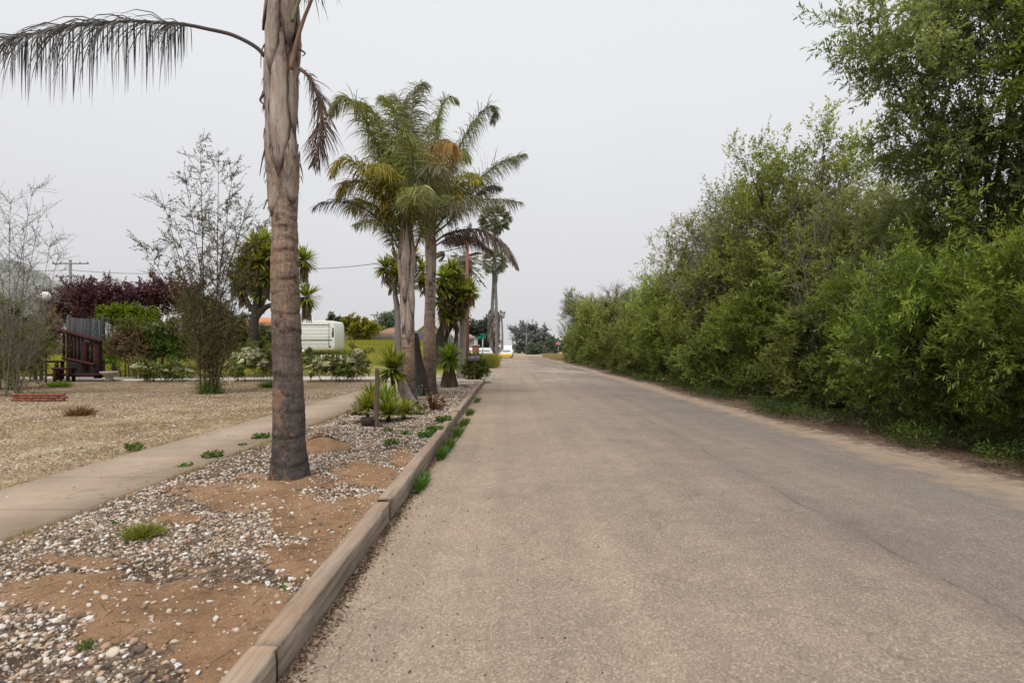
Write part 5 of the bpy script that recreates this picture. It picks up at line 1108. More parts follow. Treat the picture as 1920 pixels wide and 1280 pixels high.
tops = [(375, 262, 0), (440, 300, .3), (410, 280, -.3), (300, 355, .4), (268, 450, .2), (345, 320, -.2), (470, 370, .1), (495, 410, .4), (325, 400, -.5), (450, 450, -.5), (385, 380, .5), (420, 420, -.2)]
twig_tree('thin_tree', b, tops, 'thin many stemmed tree with sparse small leaves in the front yard', b[1], .032, 'olive', 10, 'bark', 5, .95, .16, .07, lowleaf=7500, wid=.42)
m = MB(); rng = np.random.default_rng(8); blades(m, np.repeat(b[None], 34, 0) + rng.normal(0, .12, (34, 3)) * (1, 1, 0), 9, .5, .014, rng, 2, .3, .3); o = m.build('leafy_clump', 'weed'); tag(o, 'bright leafy shoots around the foot of the thin many stemmed tree', 'plant')
b = ground_at(28, 742, .14)
tops = [(66, 330, 0), (20, 372, .2), (100, 420, .3), (-30, 360, 0), (45, 430, -.3), (-10, 460, .4), (112, 470, -.3), (75, 400, .3)]
twig_tree('bare_tree', b, tops, 'nearly bare twiggy tree at the left edge of the yard', b[1], .020, 'olive', 1, 'greybark', 15, .95, .2, .045, lowleaf=9500, wid=.6)
b = at(1160, 660, 50.0); b[0] += .3; b[2] = .05
twig_tree('bare_tree', b, [(1140, 545, 0), (1155, 535, .5), (1172, 550, 0), (1130, 565, .4), (1150, 555, -.5)], 'leafless brown treetop rising behind the hazy bushes', 50.0, .08, 'olive', 0, 'greybark', 25, 1.5, .45, .05, thick=2.6)

for (px, top, Y, xx, lb) in ((1600, 330, 14.6, 8.0, 'leafless grey brown twigs sticking up between the nearest tall tree and its neighbour'), (1690, 470, 11.6, 8.0, 'bare reddish brown branches showing through the green bushes'), (1330, 430, 22.4, 8.1, 'thin dead branches poking out of the hedge row halfway down the road')):
    b = np.array([xx, Y, .05]); z = at(px, top, Y)[2]; px = CX + xx * F / Y
    twig_tree('dead_bush', b, [(px - 60, top + 30, -.3), (px - 20, top, -.5), (px + 30, top + 20, -.2), (px + 70, top + 50, 0), (px - 90, top + 90, -.6)], lb, Y, .035, 'olive', 0, 'greybark', 33 + int(px), .95, .3, .05, thick=1.0)
# ---- garden shrubs on the left
def px_shrub(name, px, base_py, Y, blobs_px, leaf, label, cat, ntwig, L, W, zb=None, per=10, tl=.35, up=.3, seed=1, stems=3, r0=.06, group=None, flowers=0, bark='bark'):
    b = at(px, base_py, Y); b[2] = zb if zb is not None else b[2]; k = Y / F
    bl = []
    for (x, y, rx, rz) in blobs_px:
        p = at(x, y, Y) - b; bl.append((p[0], RNG.uniform(-.3, .3) * rx * k, max(p[2], .1), rx * k, rz * k))
    H = max(q[2] + q[4] for q in bl); r = tree(name, b, bl, H, leaf, label, cat, ntwig, per, tl, L, W, seed, stems, r0, bark, up, group, 2.4)
    if flowers:
        rng = np.random.default_rng(seed + 5); m = MB(); bb = np.array(bl)
        for i in range(flowers):
            q = bb[rng.integers(len(bb))]; d = rng.normal(size=3); d[2] = abs(d[2]) * .8; d /= np.linalg.norm(d); c = q[:3] + d * np.array([q[3], q[3], q[4]]) * rng.uniform(.85, 1.25); c[2] = max(c[2], .12)
            n = 14; v = rng.normal(size=(n, 3)); v[:, 2] = np.abs(v[:, 2]); m.ribbons(np.repeat(c[None], n, 0), v, .095, .075, .3, (.4, 1, .5), rng=rng)
        m.build('blossoms', 'rose', r)
    return r
px_shrub('plum_tree', 205, 690, 30, [(120, 575, 26, 20), (150, 560, 26, 18), (180, 562, 26, 20), (215, 563, 26, 18), (240, 566, 24, 18), (130, 592, 24, 16), (175, 585, 26, 16), (205, 585, 24, 16), (105, 585, 14, 12)], 'plum', 'wide dark purple leaved tree behind the grey board screen', 'tree', 3400, .11, .06, rise(-21, 30) , tl=.5, up=.5, seed=3, r0=.12)
px_shrub('plum_tree', 300, 690, 31, [(262, 558, 18, 14), (290, 548, 24, 16), (320, 552, 24, 18), (345, 560, 22, 20), (300, 570, 26, 14), (370, 575, 20, 18)], 'plum', 'smaller purple leaved tree behind the thin many stemmed tree', 'tree', 2000, .11, .06, rise(-19, 31), tl=.45, up=.5, seed=4, r0=.12)
px_shrub('lime_shrub', 245, 700, 28, [(205, 590, 18, 11), (230, 592, 22, 13), (260, 594, 22, 12), (285, 598, 16, 10), (245, 604, 30, 10)], 'lime', 'flat topped vivid lime green shrub beside the grey board screen', 'shrub', 1900, .09, .05, .2, tl=.25, seed=5)
px_shrub('garden_shrub', 310, 705, 27, [(250, 625, 26, 14), (300, 630, 30, 20), (330, 650, 28, 18), (345, 620, 26, 22), (300, 655, 30, 12), (380, 600, 30, 30), (420, 620, 26, 34), (360, 580, 24, 22)], 'garden', 'broad dull green shrub under the thin many stemmed tree', 'shrub', 3400, .09, .05, .2, seed=6)
px_shrub('garden_shrub', 330, 700, 26.5, [(320, 648, 24, 14), (345, 660, 20, 10), (300, 640, 16, 12)], 'weed', 'bright green low shrub behind the thin tree stems', 'shrub', 1200, .10, .05, .2, seed=7)
px_shrub('brown_shrub', 262, 712, 26.4, [(225, 650, 22, 14), (255, 655, 26, 16), (275, 668, 22, 14), (235, 635, 24, 12), (262, 640, 20, 12)], 'brownleaf', 'brownish leggy rose shrub behind the stone planter', 'shrub', 1300, .08, .045, .2, seed=8, flowers=10)
px_shrub('green_shrub', 215, 700, 27.5, [(208, 670, 16, 12), (215, 655, 16, 12)], 'lime', 'small yellow green bush next to the stone planter', 'shrub', 500, .08, .045, .2, seed=18)
px_shrub('garden_shrub', 15, 725, 20, [(-10, 640, 34, 40), (20, 620, 30, 34), (0, 590, 30, 24), (35, 660, 26, 30), (-20, 690, 36, 26), (30, 700, 24, 18), (60, 640, 22, 24)], 'garden', 'grey green shrub mass behind the bare tree at the left edge', 'shrub', 3600, .07, .035, .14, seed=9)
px_shrub('brown_shrub', 70, 705, 25, [(70, 640, 24, 26), (50, 665, 24, 22), (90, 625, 16, 18), (20, 660, 24, 24), (80, 600, 18, 14)], 'brownleaf', 'dark reddish brown shrub left of the red garden arbor', 'shrub', 2400, .07, .04, .14, seed=10)
px_shrub('dark_shrub', 445, 700, 28, [(450, 620, 24, 24), (430, 640, 24, 24), (455, 655, 26, 20), (500, 640, 24, 26), (520, 655, 20, 20), (415, 600, 18, 20)], 'garden', 'dense green shrub below the shaggy tree yucca', 'shrub', 2600, .09, .05, .2, seed=11)
px_shrub('back_shrub', 670, 640, 56, [(655, 618, 12, 9), (668, 615, 13, 9), (682, 617, 12, 9), (692, 620, 10, 8), (700, 624, 8, 6)], 'field', 'yellow green bush behind the grey field fence', 'shrub', 700, .3, .13, 2.2, tl=.5, seed=12)
px_shrub('back_shrub', 632, 650, 60, [(628, 608, 12, 7), (640, 612, 9, 8)], 'farfol2', 'green treetop just above the camper roof', 'shrub', 400, .3, .15, 2.2, tl=.6, seed=13)
# roses with white flowers
RS = [(285, 712, 24.55, [(265, 690, 12, 8), (285, 692, 14, 9), (300, 696, 12, 7)], 34, 'low white rose bush nearest the stone planter'), (330, 712, 24.55, [(325, 695, 16, 8), (345, 698, 12, 7)], 26, 'low white rose bush between planter and thin tree'),
      (450, 712, 24.55, [(440, 690, 16, 10), (460, 685, 16, 13), (450, 672, 14, 9)], 60, 'white rose bush right of the thin tree'), (485, 711, 24.55, [(478, 672, 16, 12), (490, 686, 16, 12), (470, 660, 12, 8)], 76, 'tallest white rose bush, left of the big palm trunk'), (508, 711, 24.55, [(505, 680, 12, 14), (500, 665, 12, 8), (512, 695, 10, 9)], 50, 'white rose bush touching the big palm trunk on its left'),
      (592, 711, 24.55, [(585, 680, 12, 10), (600, 683, 12, 9), (592, 690, 14, 7)], 40, 'white rose bush right of the big palm trunk'), (630, 711, 24.55, [(620, 688, 12, 8), (636, 684, 12, 9)], 32, 'white rose bush under the picket fence'), (668, 711, 24.55, [(660, 680, 12, 11), (672, 668, 10, 10), (680, 690, 12, 10), (670, 695, 12, 8)], 56, 'white rose bush left of the wooden stake'), (645, 710, 24.55, [(640, 695, 12, 7), (652, 698, 10, 5)], 20, 'small white rose bush in front of the field')]
for i, (px, py, Y, bl, nf, lb) in enumerate(RS): px_shrub('rose_bush', px, py, Y, bl, 'garden', lb, 'rose bush', 430, .07, .045, .14, per=9, tl=.28, seed=20 + i, stems=4, r0=.03, group='white rose bushes along the cross walk', flowers=nf * 2, bark='greybark')
# round hedge by mailbox
px_shrub('round_hedge', 893, 712, 25.6, [(880, 690, 13, 14), (895, 684, 14, 14), (905, 694, 12, 12), (890, 700, 18, 9), (886, 676, 10, 8)], 'garden', 'rounded green and yellow hedge bush behind the mailbox post', 'hedge', 2400, .055, .035, .05, tl=.16, seed=31, r0=.05)
# ---- distant trees
def far_tree(px, base_py, Y, bl, leaf, label, n, L, seed, name='distant_tree', bark='greypole'): px_shrub(name, px, base_py, Y, bl, leaf, label, 'tree', n, L, L * .5, 0.0, per=10, tl=L * 3, up=.5, seed=seed, stems=2, r0=.25, group='hazy trees far down the road', bark=bark)
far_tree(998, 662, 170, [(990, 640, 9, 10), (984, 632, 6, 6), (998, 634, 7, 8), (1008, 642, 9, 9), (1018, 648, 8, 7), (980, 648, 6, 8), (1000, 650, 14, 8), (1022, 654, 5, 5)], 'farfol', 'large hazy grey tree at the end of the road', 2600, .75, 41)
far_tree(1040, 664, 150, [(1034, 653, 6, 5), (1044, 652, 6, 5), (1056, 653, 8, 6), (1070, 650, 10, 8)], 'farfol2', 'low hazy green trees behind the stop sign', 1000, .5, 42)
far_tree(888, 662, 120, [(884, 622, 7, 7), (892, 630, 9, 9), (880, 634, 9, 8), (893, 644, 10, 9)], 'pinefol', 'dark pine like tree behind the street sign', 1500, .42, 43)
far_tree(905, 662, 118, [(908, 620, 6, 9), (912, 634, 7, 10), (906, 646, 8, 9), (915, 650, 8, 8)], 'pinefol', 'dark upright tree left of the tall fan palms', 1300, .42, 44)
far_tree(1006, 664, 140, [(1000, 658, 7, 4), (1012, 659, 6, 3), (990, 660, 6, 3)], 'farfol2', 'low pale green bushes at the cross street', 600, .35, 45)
far_tree(725, 640, 110, [(718, 612, 12, 5), (735, 612, 12, 4)], 'farfol2', 'low treetops above the red tiled roofs', 500, .5, 46)

# ================================================================== BUILT THINGS
# garden arbor in dark red wood
Y = 25.0; b = at(170, 710, Y); b[2] = .14; root = thing('garden_arbor', b, 'dark red wooden arbor frame with sloping rail and upright slats', 'arbor')
def bar(p, q, w, nm, mat='redwood', par=None):
    m = MB(); P = [np.array(p) - b, np.array(q) - b]; m.tube(P, w * .7, 4); o = m.build(nm, mat, root if par is None else par, bevel=.008); return o
m = MB()
for (px, y0, y1, w) in ((184, 639, 709, .24), (160, 641, 697, .20)):
    p0, p1 = at(px, y1, Y), at(px, y0, Y); m = MB(); m.box(((p0 + p1) / 2 - b), (w, w, p1[2] - p0[2]), bevel=.01); m.build('post', 'redwood', root)
for i, px in enumerate((120, 127, 134, 141, 148, 155, 172)):
    yt = np.interp(px, [98, 190], [617, 641]); yb = np.interp(px, [118, 176], [671, 684]); m = MB(); p0, p1 = at(px, yb, Y), at(px, yt, Y); m.box(((p0 + p1) / 2 - b), (.09, .05, p1[2] - p0[2])); m.build('slat', 'redwood', root)
bar(at(97, 615, Y - .15), at(190, 640, Y - .15), .14, 'top_rail'); bar(at(117, 671, Y - .16), at(177, 684, Y - .16), .11, 'lower_rail'); bar(at(104, 620, Y - .3), at(150, 628, Y + .5), .10, 'cross_beam')
m = MB(); p = at(150, 702, Y); m.box(p - b + np.array([0, -.2, 0]), (2.3, .5, .09), bevel=.01); m.build('base_plank', 'redwood', root)
# bench and table of the same wood
for (pa, pb, pt, pg, lb, nm, cat) in ((104, 137, 689, 712, 'small dark red wooden bench in front of the arbor', 'garden_bench', 'bench'), (68, 116, 676, 708, 'taller dark wooden table left of the small bench', 'garden_table', 'table')):
    Yb = 24.6 if nm == 'garden_bench' else 25.4; c = at((pa + pb) / 2, pg, Yb); c[2] = .14; r = thing(nm, c, lb, cat); w = (pb - pa) * Yb / F; h = (HY - pt) * Yb / F + CAMZ - .14
    m = MB(); m.box((0, 0, h - .04), (w, .45, .08), bevel=.01); m.build('seat' if cat == 'bench' else 'tabletop', 'redwood', r)
    for sx in (-1, 1):
        for sy in (-1, 1): m = MB(); m.box((sx * (w / 2 - .1), sy * .16, (h - .08) / 2), (.11, .09, h - .085)); m.build('leg', 'redwood', r)
# stone planter
c = at(205, 712, 24.9); c[2] = .14; r = thing('stone_planter', c, 'low round grey stone planter bowl next to the arbor post', 'planter'); m = MB(); m.lathe([(.14, 0), (.20, .05), (.14, .12), (.16, .2), (.34, .34), (.37, .42), (.34, .43), (.28, .36), (.0, .33)], n=20); m.build('bowl', 'postconc', r, smooth=True)
# board screen
b = at(158, 700, 27.5); b[2] = .2; r = thing('board_screen', b, 'dark grey screen of upright boards behind the red arbor', 'screen'); m = MB(); rng = np.random.default_rng(1)
for i, px in enumerate(np.arange(126, 194, 3.4)):
    p = at(px, 0, 27.5); zt = CAMZ + (HY - (590 + 5 * math.sin((px - 126) / 68 * 1.5))) * 27.5 / F + rng.normal(0, .01); m.box((p[0] - b[0], rng.normal(0, .008), (zt - .3) / 2 - .0), (.082, .025, zt - .3))
m.build('board_panel', 'darkboard', r)
for px in (127, 192): m = MB(); m.box((at(px, 0, 27.5)[0] - b[0], .07, 1.5), (.1, .1, 3.0)); m.build('post', 'darkboard', r)
# brick edging block
g0 = ground_at(72, 752, .14); r = thing('brick_edging', g0, 'low red brick edging at the foot of the bare tree', 'edging'); m = MB(); rng = np.random.default_rng(2)
for row in range(3):
    for i in range(7): m.box((-.62 + i * .205 + (row % 2) * .05, rng.normal(0, .006), .04 + row * .07), (.195, .1, .062), rz=rng.normal(0, .03))
m.build('brick_course', 'brick', r)
# globe lamp
b = at(86, 690, 24); b[2] = .14; r = thing('garden_lamp', b, 'garden lamp with a round white globe above the shrubs', 'lamp'); zt = at(86, 555, 24)[2] - .14
m = MB(); m.tube([(0, 0, 0), (0, 0, zt - .18)], .035, 8); m.build('lamp_post', 'black', r); m = MB(); m.lathe([(.02, -.19), (.1, -.17), (.17, -.09), (.19, 0), (.17, .09), (.1, .16), (.02, .19)], (0, 0, zt), 16); m.build('globe', 'white', r, smooth=True)
# distant power pole with cross arms and wires
def power_pole(px, base_py, top_py, Y, arms, label, w=.16, mat='greypole', zb=0.0):
    b = at(px, base_py, Y); b[2] = zb; r = thing('utility_pole', b, label, 'utility pole'); H = at(px, top_py, Y)[2] - zb; m = MB(); m.tube([(0, 0, 0), (0, 0, H)], [w, w * .7], 10); m.build('pole', mat, r, smooth=True)
    for (dz, hw) in arms:
        m = MB(); m.box((0, 0, H - dz), (hw * 2, .12, .14)); a = m.build('crossarm', mat, r)
        for k in (-1, -.55, .55, 1): m = MB(); m.lathe([(.03, 0), (.07, .03), (.07, .14), (.03, .2)], (hw * k * .95, 0, H - dz + .075), 8); m.build('insulator', mat, a)
    return r, H
power_pole(132, 640, 487, 75, [(.5, 2.4), (2.2, 1.9)], 'distant utility pole with two crossarms in front of the hill', .22)
power_pole(987, 664, 624, 150, [(.6, .9)], 'thin utility pole in front of the hazy grey tree', .22)
power_pole(708, 640, 598, 100, [(.3, 1.1)], 'small utility pole above the red tiled roofs', .2)
r, H = power_pole(876, 700, 452, 34.5, [], 'rusty brown wooden utility pole right of the tree yuccas', .14, 'polewood')
power_pole(884, 664, 610, 160, [(.5, 2.0)], 'hazy utility pole above the dark trees', .2)
def wire(p, q, sag, r, label):
    p, q = np.array(p), np.array(q); t = np.linspace(0, 1, 24)[:, None]; P = p + (q - p) * t; P[:, 2] -= sag * 4 * (t[:, 0] * (1 - t[:, 0])); m = MB(); m.tube(P, r, 4); o = m.build('overhead_wire', 'black'); tag(o, label, 'wire')
wire(at(132, 506, 75), at(330, 511, 90), .3, .03, 'thin overhead wire running right from the distant utility pole'); wire(at(-300, 500, 90), at(132, 506, 75), .5, .03, 'thin overhead wire running left from the distant utility pole')
wire(at(876, 462, 34.5), at(480, 497, 60), .8, .022, 'overhead wire sloping from the rusty brown pole behind the palms')
# grey concrete post with base box
b = at(868, 712, 26.6); b[2] = .07; k = 26.6 / F; r = thing('concrete_post', b, 'square grey concrete post on a block base left of the mailbox', 'post')
m = MB(); m.box((-.05, 0, .27), (.42, .42, .54), bevel=.03); m.build('base', 'postconc', r); m = MB(); m.box((0, 0, .54 + 2.2), (.27, .27, 4.4), taper=.8, bevel=0); m.build('shaft', 'postconc', r, bevel=.02)
m = MB(); m.box((0, 0, 4.96), (.36, .36, .06)); m.build('cap', 'postconc', r)
# mailbox
b = at(890, 712, 25.3); b[2] = .05; k = 25.3 / F; r = thing('mailbox', b, 'dark blue grey roadside mailbox on a brown wooden post', 'mailbox'); zt = (HY - 676) * k + CAMZ - .05
m = MB(); m.box((0, 0, zt / 2), (.09, .09, zt), bevel=.008); m.build('wooden_post', 'polewood', r)
m = MB(); w, hh = .11, .10; o_ = [(-w, 0), (w, 0), (w, hh)] + [(w * math.cos(t), hh + w * math.sin(t)) for t in np.linspace(.2, PI - .2, 9)] + [(-w, hh)]; m.prism([(a, c) for a, c in o_], -.25, .25, 'x')
bx_ = m.build('box', 'slate', r, bevel=.006); bx_.location = (-.02, 0, zt + .0)
m = MB(); m.prism([(a * 1.06, c * 1.03) for a, c in o_], -.262, -.252, 'x'); d = m.build('door', 'slate', bx_); m = MB(); m.box((.06, -.116, .2), (.02, .008, .12)); m.box((.085, -.118, .245), (.06, .008, .04)); m.build('flag', 'signred', bx_)
m = MB(); m.box((-.02, 0, zt - .015), (.45, .18, .025)); m.build('shelf', 'polewood', r)
# street name sign, stop sign
def txt(s, size, loc, rot, mat, par, name='lettering'):
    c = bpy.data.curves.new(name, 'FONT'); c.body = s; c.size = size; c.align_x = 'CENTER'; c.align_y = 'CENTER'; c.extrude = .004; o = bpy.data.objects.new(name, c); COL.objects.link(o); o.location = loc; o.rotation_euler = rot; o.data.materials.append(M(mat)); dg = bpy.context.evaluated_depsgraph_get(); me = bpy.data.meshes.new_from_object(o.evaluated_get(dg)); o2 = bpy.data.objects.new(name, me); o2.location = loc; o2.rotation_euler = rot; bpy.data.objects.remove(o); COL.objects.link(o2); o2.parent = par; return o2
Ys = 62.0; b = at(905, 680, Ys); b[2] = 0; r = thing('street_sign', b, 'green street name sign on a pale post past the mailbox', 'street sign'); zt = at(905, 632, Ys)[2]
m = MB(); m.tube([(0, 0, 0), (0, 0, zt)], .055, 8); m.build('post', 'galv', r)
m = MB(); m.box((-.12, -.06, zt - .05), (.92, .025, .24), bevel=.01); pl = m.build('sign_plate', 'signgreen', r); m = MB(); m.box((.1, .0, zt + .24), (.03, .8, .24), bevel=.01, rz=-.9); m.build('sign_plate', 'signgreen', r)
b = at(1047, 668, 100.0); b[2] = 0; Yt = 100.0; r = thing('stop_sign', b, 'red octagonal stop sign with white border at the end of the right bushes', 'stop sign'); zt = at(1047, 645, Yt)[2]
m = MB(); m.tube([(0, .04, 0), (0, .04, zt + .3)], .04, 8); m.build('post', 'galv', r)
R8 = .42
def octa(R, y0, y1, nm, mat, par): m = MB(); m.prism([(R * math.cos(PI / 8 + i * PI / 4), zt + R * math.sin(PI / 8 + i * PI / 4)) for i in range(8)], y0, y1); return m.build(nm, mat, par)
pl = octa(R8, -.01, .01, 'sign_plate', 'signwhite', r); octa(R8 * .93, -.016, -.011, 'red_face', 'signred', pl); txt('STOP', .30, (0, -.022, zt), (PI / 2, 0, 0), 'signwhite', pl)
# orange road thing near palms
b = at(910, 664, 75); b[2] = 0; r = thing('traffic_barrel', b, 'orange and white traffic barrel at the foot of the tall fan palms', 'traffic barrel'); m = MB(); m.lathe([(.30, 0), (.30, .35), (.27, .36), (.27, .65), (.24, .66), (.24, .95), (.1, 1.0)], n=16); o = m.build('barrel', 'orange', r, smooth=False); m = MB(); m.lathe([(.305, .12), (.305, .26)], n=16); m.lathe([(.275, .45), (.275, .58)], n=16); m.build('white_band', 'signwhite', r)
# fences
def board_fence(p0, p1, h, label, mat, gap=.16, bw=.14, name='board_fence', cap=True, zf=None):
    p0, p1 = np.array(p0, float), np.array(p1, float); L = np.linalg.norm((p1 - p0)[:2]); rz = math.atan2(p1[1] - p0[1], p1[0] - p0[0]); r = thing(name, p0, label, 'fence', rz); rng = np.random.default_rng(int(L)); dz = p1[2] - p0[2]; m = MB()
    for x in np.arange(0, L, gap): m.box((x, rng.normal(0, .006), h / 2 + dz * x / L + rng.normal(0, .02)), (bw, .02, h))
    m.build('board_panel', mat, r); m = MB()
    for z in (h * .25, h * .8): m.tube([(0, .05, z), (L, .05, z + dz)], .05, 4)
    m.build('rail', mat, r)
    for x in np.arange(0, L + .1, 2.4): m = MB(); m.box((x, .1, h / 2 + .04 + dz * x / L), (.12, .1, h + .14)); m.build('post', mat, r)
    return r
p0 = at(628, 642, 58); p0[2] = 2.05; p1 = at(772, 642, 58); p1[2] = 2.05; board_fence(p0, p1, .95, 'grey weathered board fence along the top of the yellow green field', 'fencewood', .2, .17)
p0 = at(770, 642, 57.9); p0[2] = 1.2; p1 = at(862, 680, 47); p1[2] = .1; board_fence(p0, p1, 2.2, 'dark solid fence behind the crowned palm trunks', 'darkfence', .3, .295)
p0 = at(-80, 650, 40); p0[2] = 1.0; p1 = at(300, 650, 42); p1[2] = 1.0; board_fence(p0, p1, 1.6, 'weathered fence behind the left garden', 'fencewood', .2, .18)
# white picket fence
p0 = at(603, 683, 31); p0[2] = .25; r = thing('picket_fence', p0, 'short white picket fence in front of the camper', 'fence'); wd = 52 * 31 / F; top = at(0, 664, 31)[2] - .25
for x in np.linspace(0, wd, 11):
    m = MB(); m.prism([(x - .045, .04), (x + .045, .04), (x + .045, top - .06), (x, top), (x - .045, top - .06)], -.012, .012); m.build('picket', 'white', r)
for z in (.25, top - .17): m = MB(); m.box((wd / 2, .03, z), (wd + .1, .03, .07)); m.build('rail', 'white', r)

# camper
Yc = 40.0; k = Yc / F; g = rise(at(577, 0, Yc)[0], Yc); b = at(570, 690, Yc); b[2] = float(g); r = thing('camper_trailer', b, 'white ribbed travel trailer parked behind the roses', 'camper')
W_ = 116 * k; zt = at(0, 601, Yc)[2] - b[2]; zb = .5; xl, xr = -W_ / 2, W_ / 2; D = 2.3
ol = [(xl, zb), (xr - .12, zb), (xr, zb + .3), (xr - .03, zt - .30), (xr - .12, zt - .08), (xr - .3, zt), (xl + .3, zt), (xl, zt - .25)]
m = MB(); m.prism(ol, 0, D); body = m.build('body', 'rvwhite', r, bevel=.03)
for i, z in enumerate(np.arange(zb + .18, zt - .3, .24)):
    if i % 1 == 0: m = MB(); m.box((-.0, -.008, z), (W_ - .55, .012, .018)); m.build('siding_rib', 'rvwhite', body)
m = MB(); m.box((-.05, -.014, zt * .47), (W_ - .35, .03, .06)); m.build('trim_strip', 'trim', r); m = MB(); m.box((-.05, -.012, zt - .28), (W_ - .6, .03, .045)); m.build('trim_strip', 'trim', r)
m = MB(); m.box((xr - .42, -.014, (zb + zt) / 2), (.03, .03, zt - zb - .3)); m.build('trim_strip', 'trim', r)
m = MB(); m.prism([(xr - .22, zt * .55), (xr - .08, zt * .55), (xr - .08, zt * .78), (xr - .2, zt * .82)], -.012, .0); m.build('window', 'glass', r)
m = MB(); m.box((xr - .35, -.02, .75), (.12, .03, .16)); m.build('hatch', 'trim', r)
for x in (-.9, -.1):
    m = MB(); m.tube([(x, .05, .36), (x, .3, .36)], .36, 20); w = m.build('wheel', 'rubber', r); m = MB(); m.tube([(x, .02, .36), (x, .06, .36)], .2, 16); m.build('rim', 'chrome', w)
for x, h in ((-1.4, .18), (-.2, .14), (.2, .22)): m = MB(); m.box((x, 1.0, zt + h / 2), (.35, .35, h), bevel=.03); m.build('roof_vent', 'rvwhite', r)
# houses
def house(px0, px1, eave_py, ridge_py, Y, dep, wall, roof, label, hip=True, zb=0.0, wins=(), gable=False, zbase=None):
    x0, x1 = at(px0, 0, Y)[0], at(px1, 0, Y)[0]; ze, zr = at(0, eave_py, Y)[2], at(0, ridge_py, Y)[2]; cx = (x0 + x1) / 2; hw = (x1 - x0) / 2; b = (cx, Y, zb); r = thing('house', b, label, 'house')
    m = MB(); m.box((0, dep / 2, (ze - zb) / 2), (hw * 2 - .5, dep - .5, ze - zb)); m.build('wall', wall, r)
    ez, rz_ = ze - zb, zr - zb; m = MB()
    if gable: 
        v = [(-hw, -.3, ez), (hw, -.3, ez), (0, -.3, rz_), (-hw, dep, ez), (hw, dep, ez), (0, dep, rz_)]; m.add(v, [(0, 2, 5, 3), (1, 4, 5, 2)]); rf = m.build('roof', roof, r); s_ = rf.modifiers.new('s', 'SOLIDIFY'); s_.thickness = .18
        m = MB(); m.prism([(-hw + .3, ez), (hw - .3, ez), (0, rz_ - .1)], 0.0, dep - .4); m.build('gable_wall', wall, r)
    else:
        ins = min(hw * .6, dep / 2) if hip else 0; v = [(-hw, -.4, ez), (hw, -.4, ez), (hw, dep, ez), (-hw, dep, ez), (-hw + ins, dep / 2, rz_), (hw - ins, dep / 2, rz_), ]
        m.add(v, [(0, 1, 5, 4), (2, 3, 4, 5), (0, 3, 2, 1)], [(1, 2, 5), (3, 0, 4)]); m.build('roof', roof, r); m = MB(); m.box((0, -.41, ez - .1), (hw * 2, .06, .2)); m.build('fascia', 'trim', r)
    for (wx, wz, ww, wh) in wins:
        m = MB(); m.box((wx, .23, wz), (ww + .16, .1, wh + .16)); f_ = m.build('window', 'white', r); m = MB(); m.box((wx, .17, wz), (ww, .05, wh)); m.build('pane', 'glass', f_)
    return r
house(690, 778, 629, 612, 90, 12, 'beigewall', 'tile', 'long red tiled roof house behind the field fence', wins=[(-1.5, 2.8, 1.2, .9), (1.4, 2.8, 1.2, .9)])
house(648, 700, 630, 616, 105, 12, 'beigewall', 'tile', 'red tiled roof showing left behind the yellow green bush', wins=[(0, 3, 1, .9)])
house(772, 838, 628, 600, 66, 10, 'beigewall', 'shingle', 'beige gabled house between the two crowned palm trunks', gable=True, wins=[(0, 2.2, 1.0, 1.0)])
house(820, 892, 634, 622, 72, 9, 'palewall', 'shingle', 'pale roofed house behind the dark fence', wins=[(0, 2, 1.1, 1)])
house(400, 530, 608, 590, 48, 9, 'palewall', 'orangetile', 'orange roofed house behind the shaggy tree yucca', zb=1.2, wins=[(-1.5, 2.6 - 1.2, 1.0, .8), (1.6, 2.6 - 1.2, 1.0, .8)])
house(945, 1002, 650, 644, 230, 14, 'pinkwall', 'shingle', 'faint pinkish building at the end of the street', wins=[(-3, 1.5, 1.2, 1), (0, 1.5, 1.2, 1), (3, 1.5, 1.2, 1)])
house(924, 946, 655, 645, 215, 10, 'palewall', 'shingle', 'faint pale building behind the thin distant fan palm', wins=[(0, 1.5, 1.2, 1)])
house(1010, 1042, 660, 656, 240, 14, 'palewall', 'tile', 'low faint building between the hazy tree and the stop sign', wins=[(0, 1, 1.2, .7)])
# brick pillar at gateway
b = at(892, 672, 60); b[2] = 0; r = thing('brick_pillar', b, 'red brick gate pillar behind the mailbox', 'pillar'); m = MB(); m.box((0, 0, .9), (.7, .7, 1.8)); m.build('shaft', 'brick', r, bevel=.02); m = MB(); m.box((0, 0, 1.86), (.85, .85, .12), bevel=.02); m.build('cap', 'postconc', r)

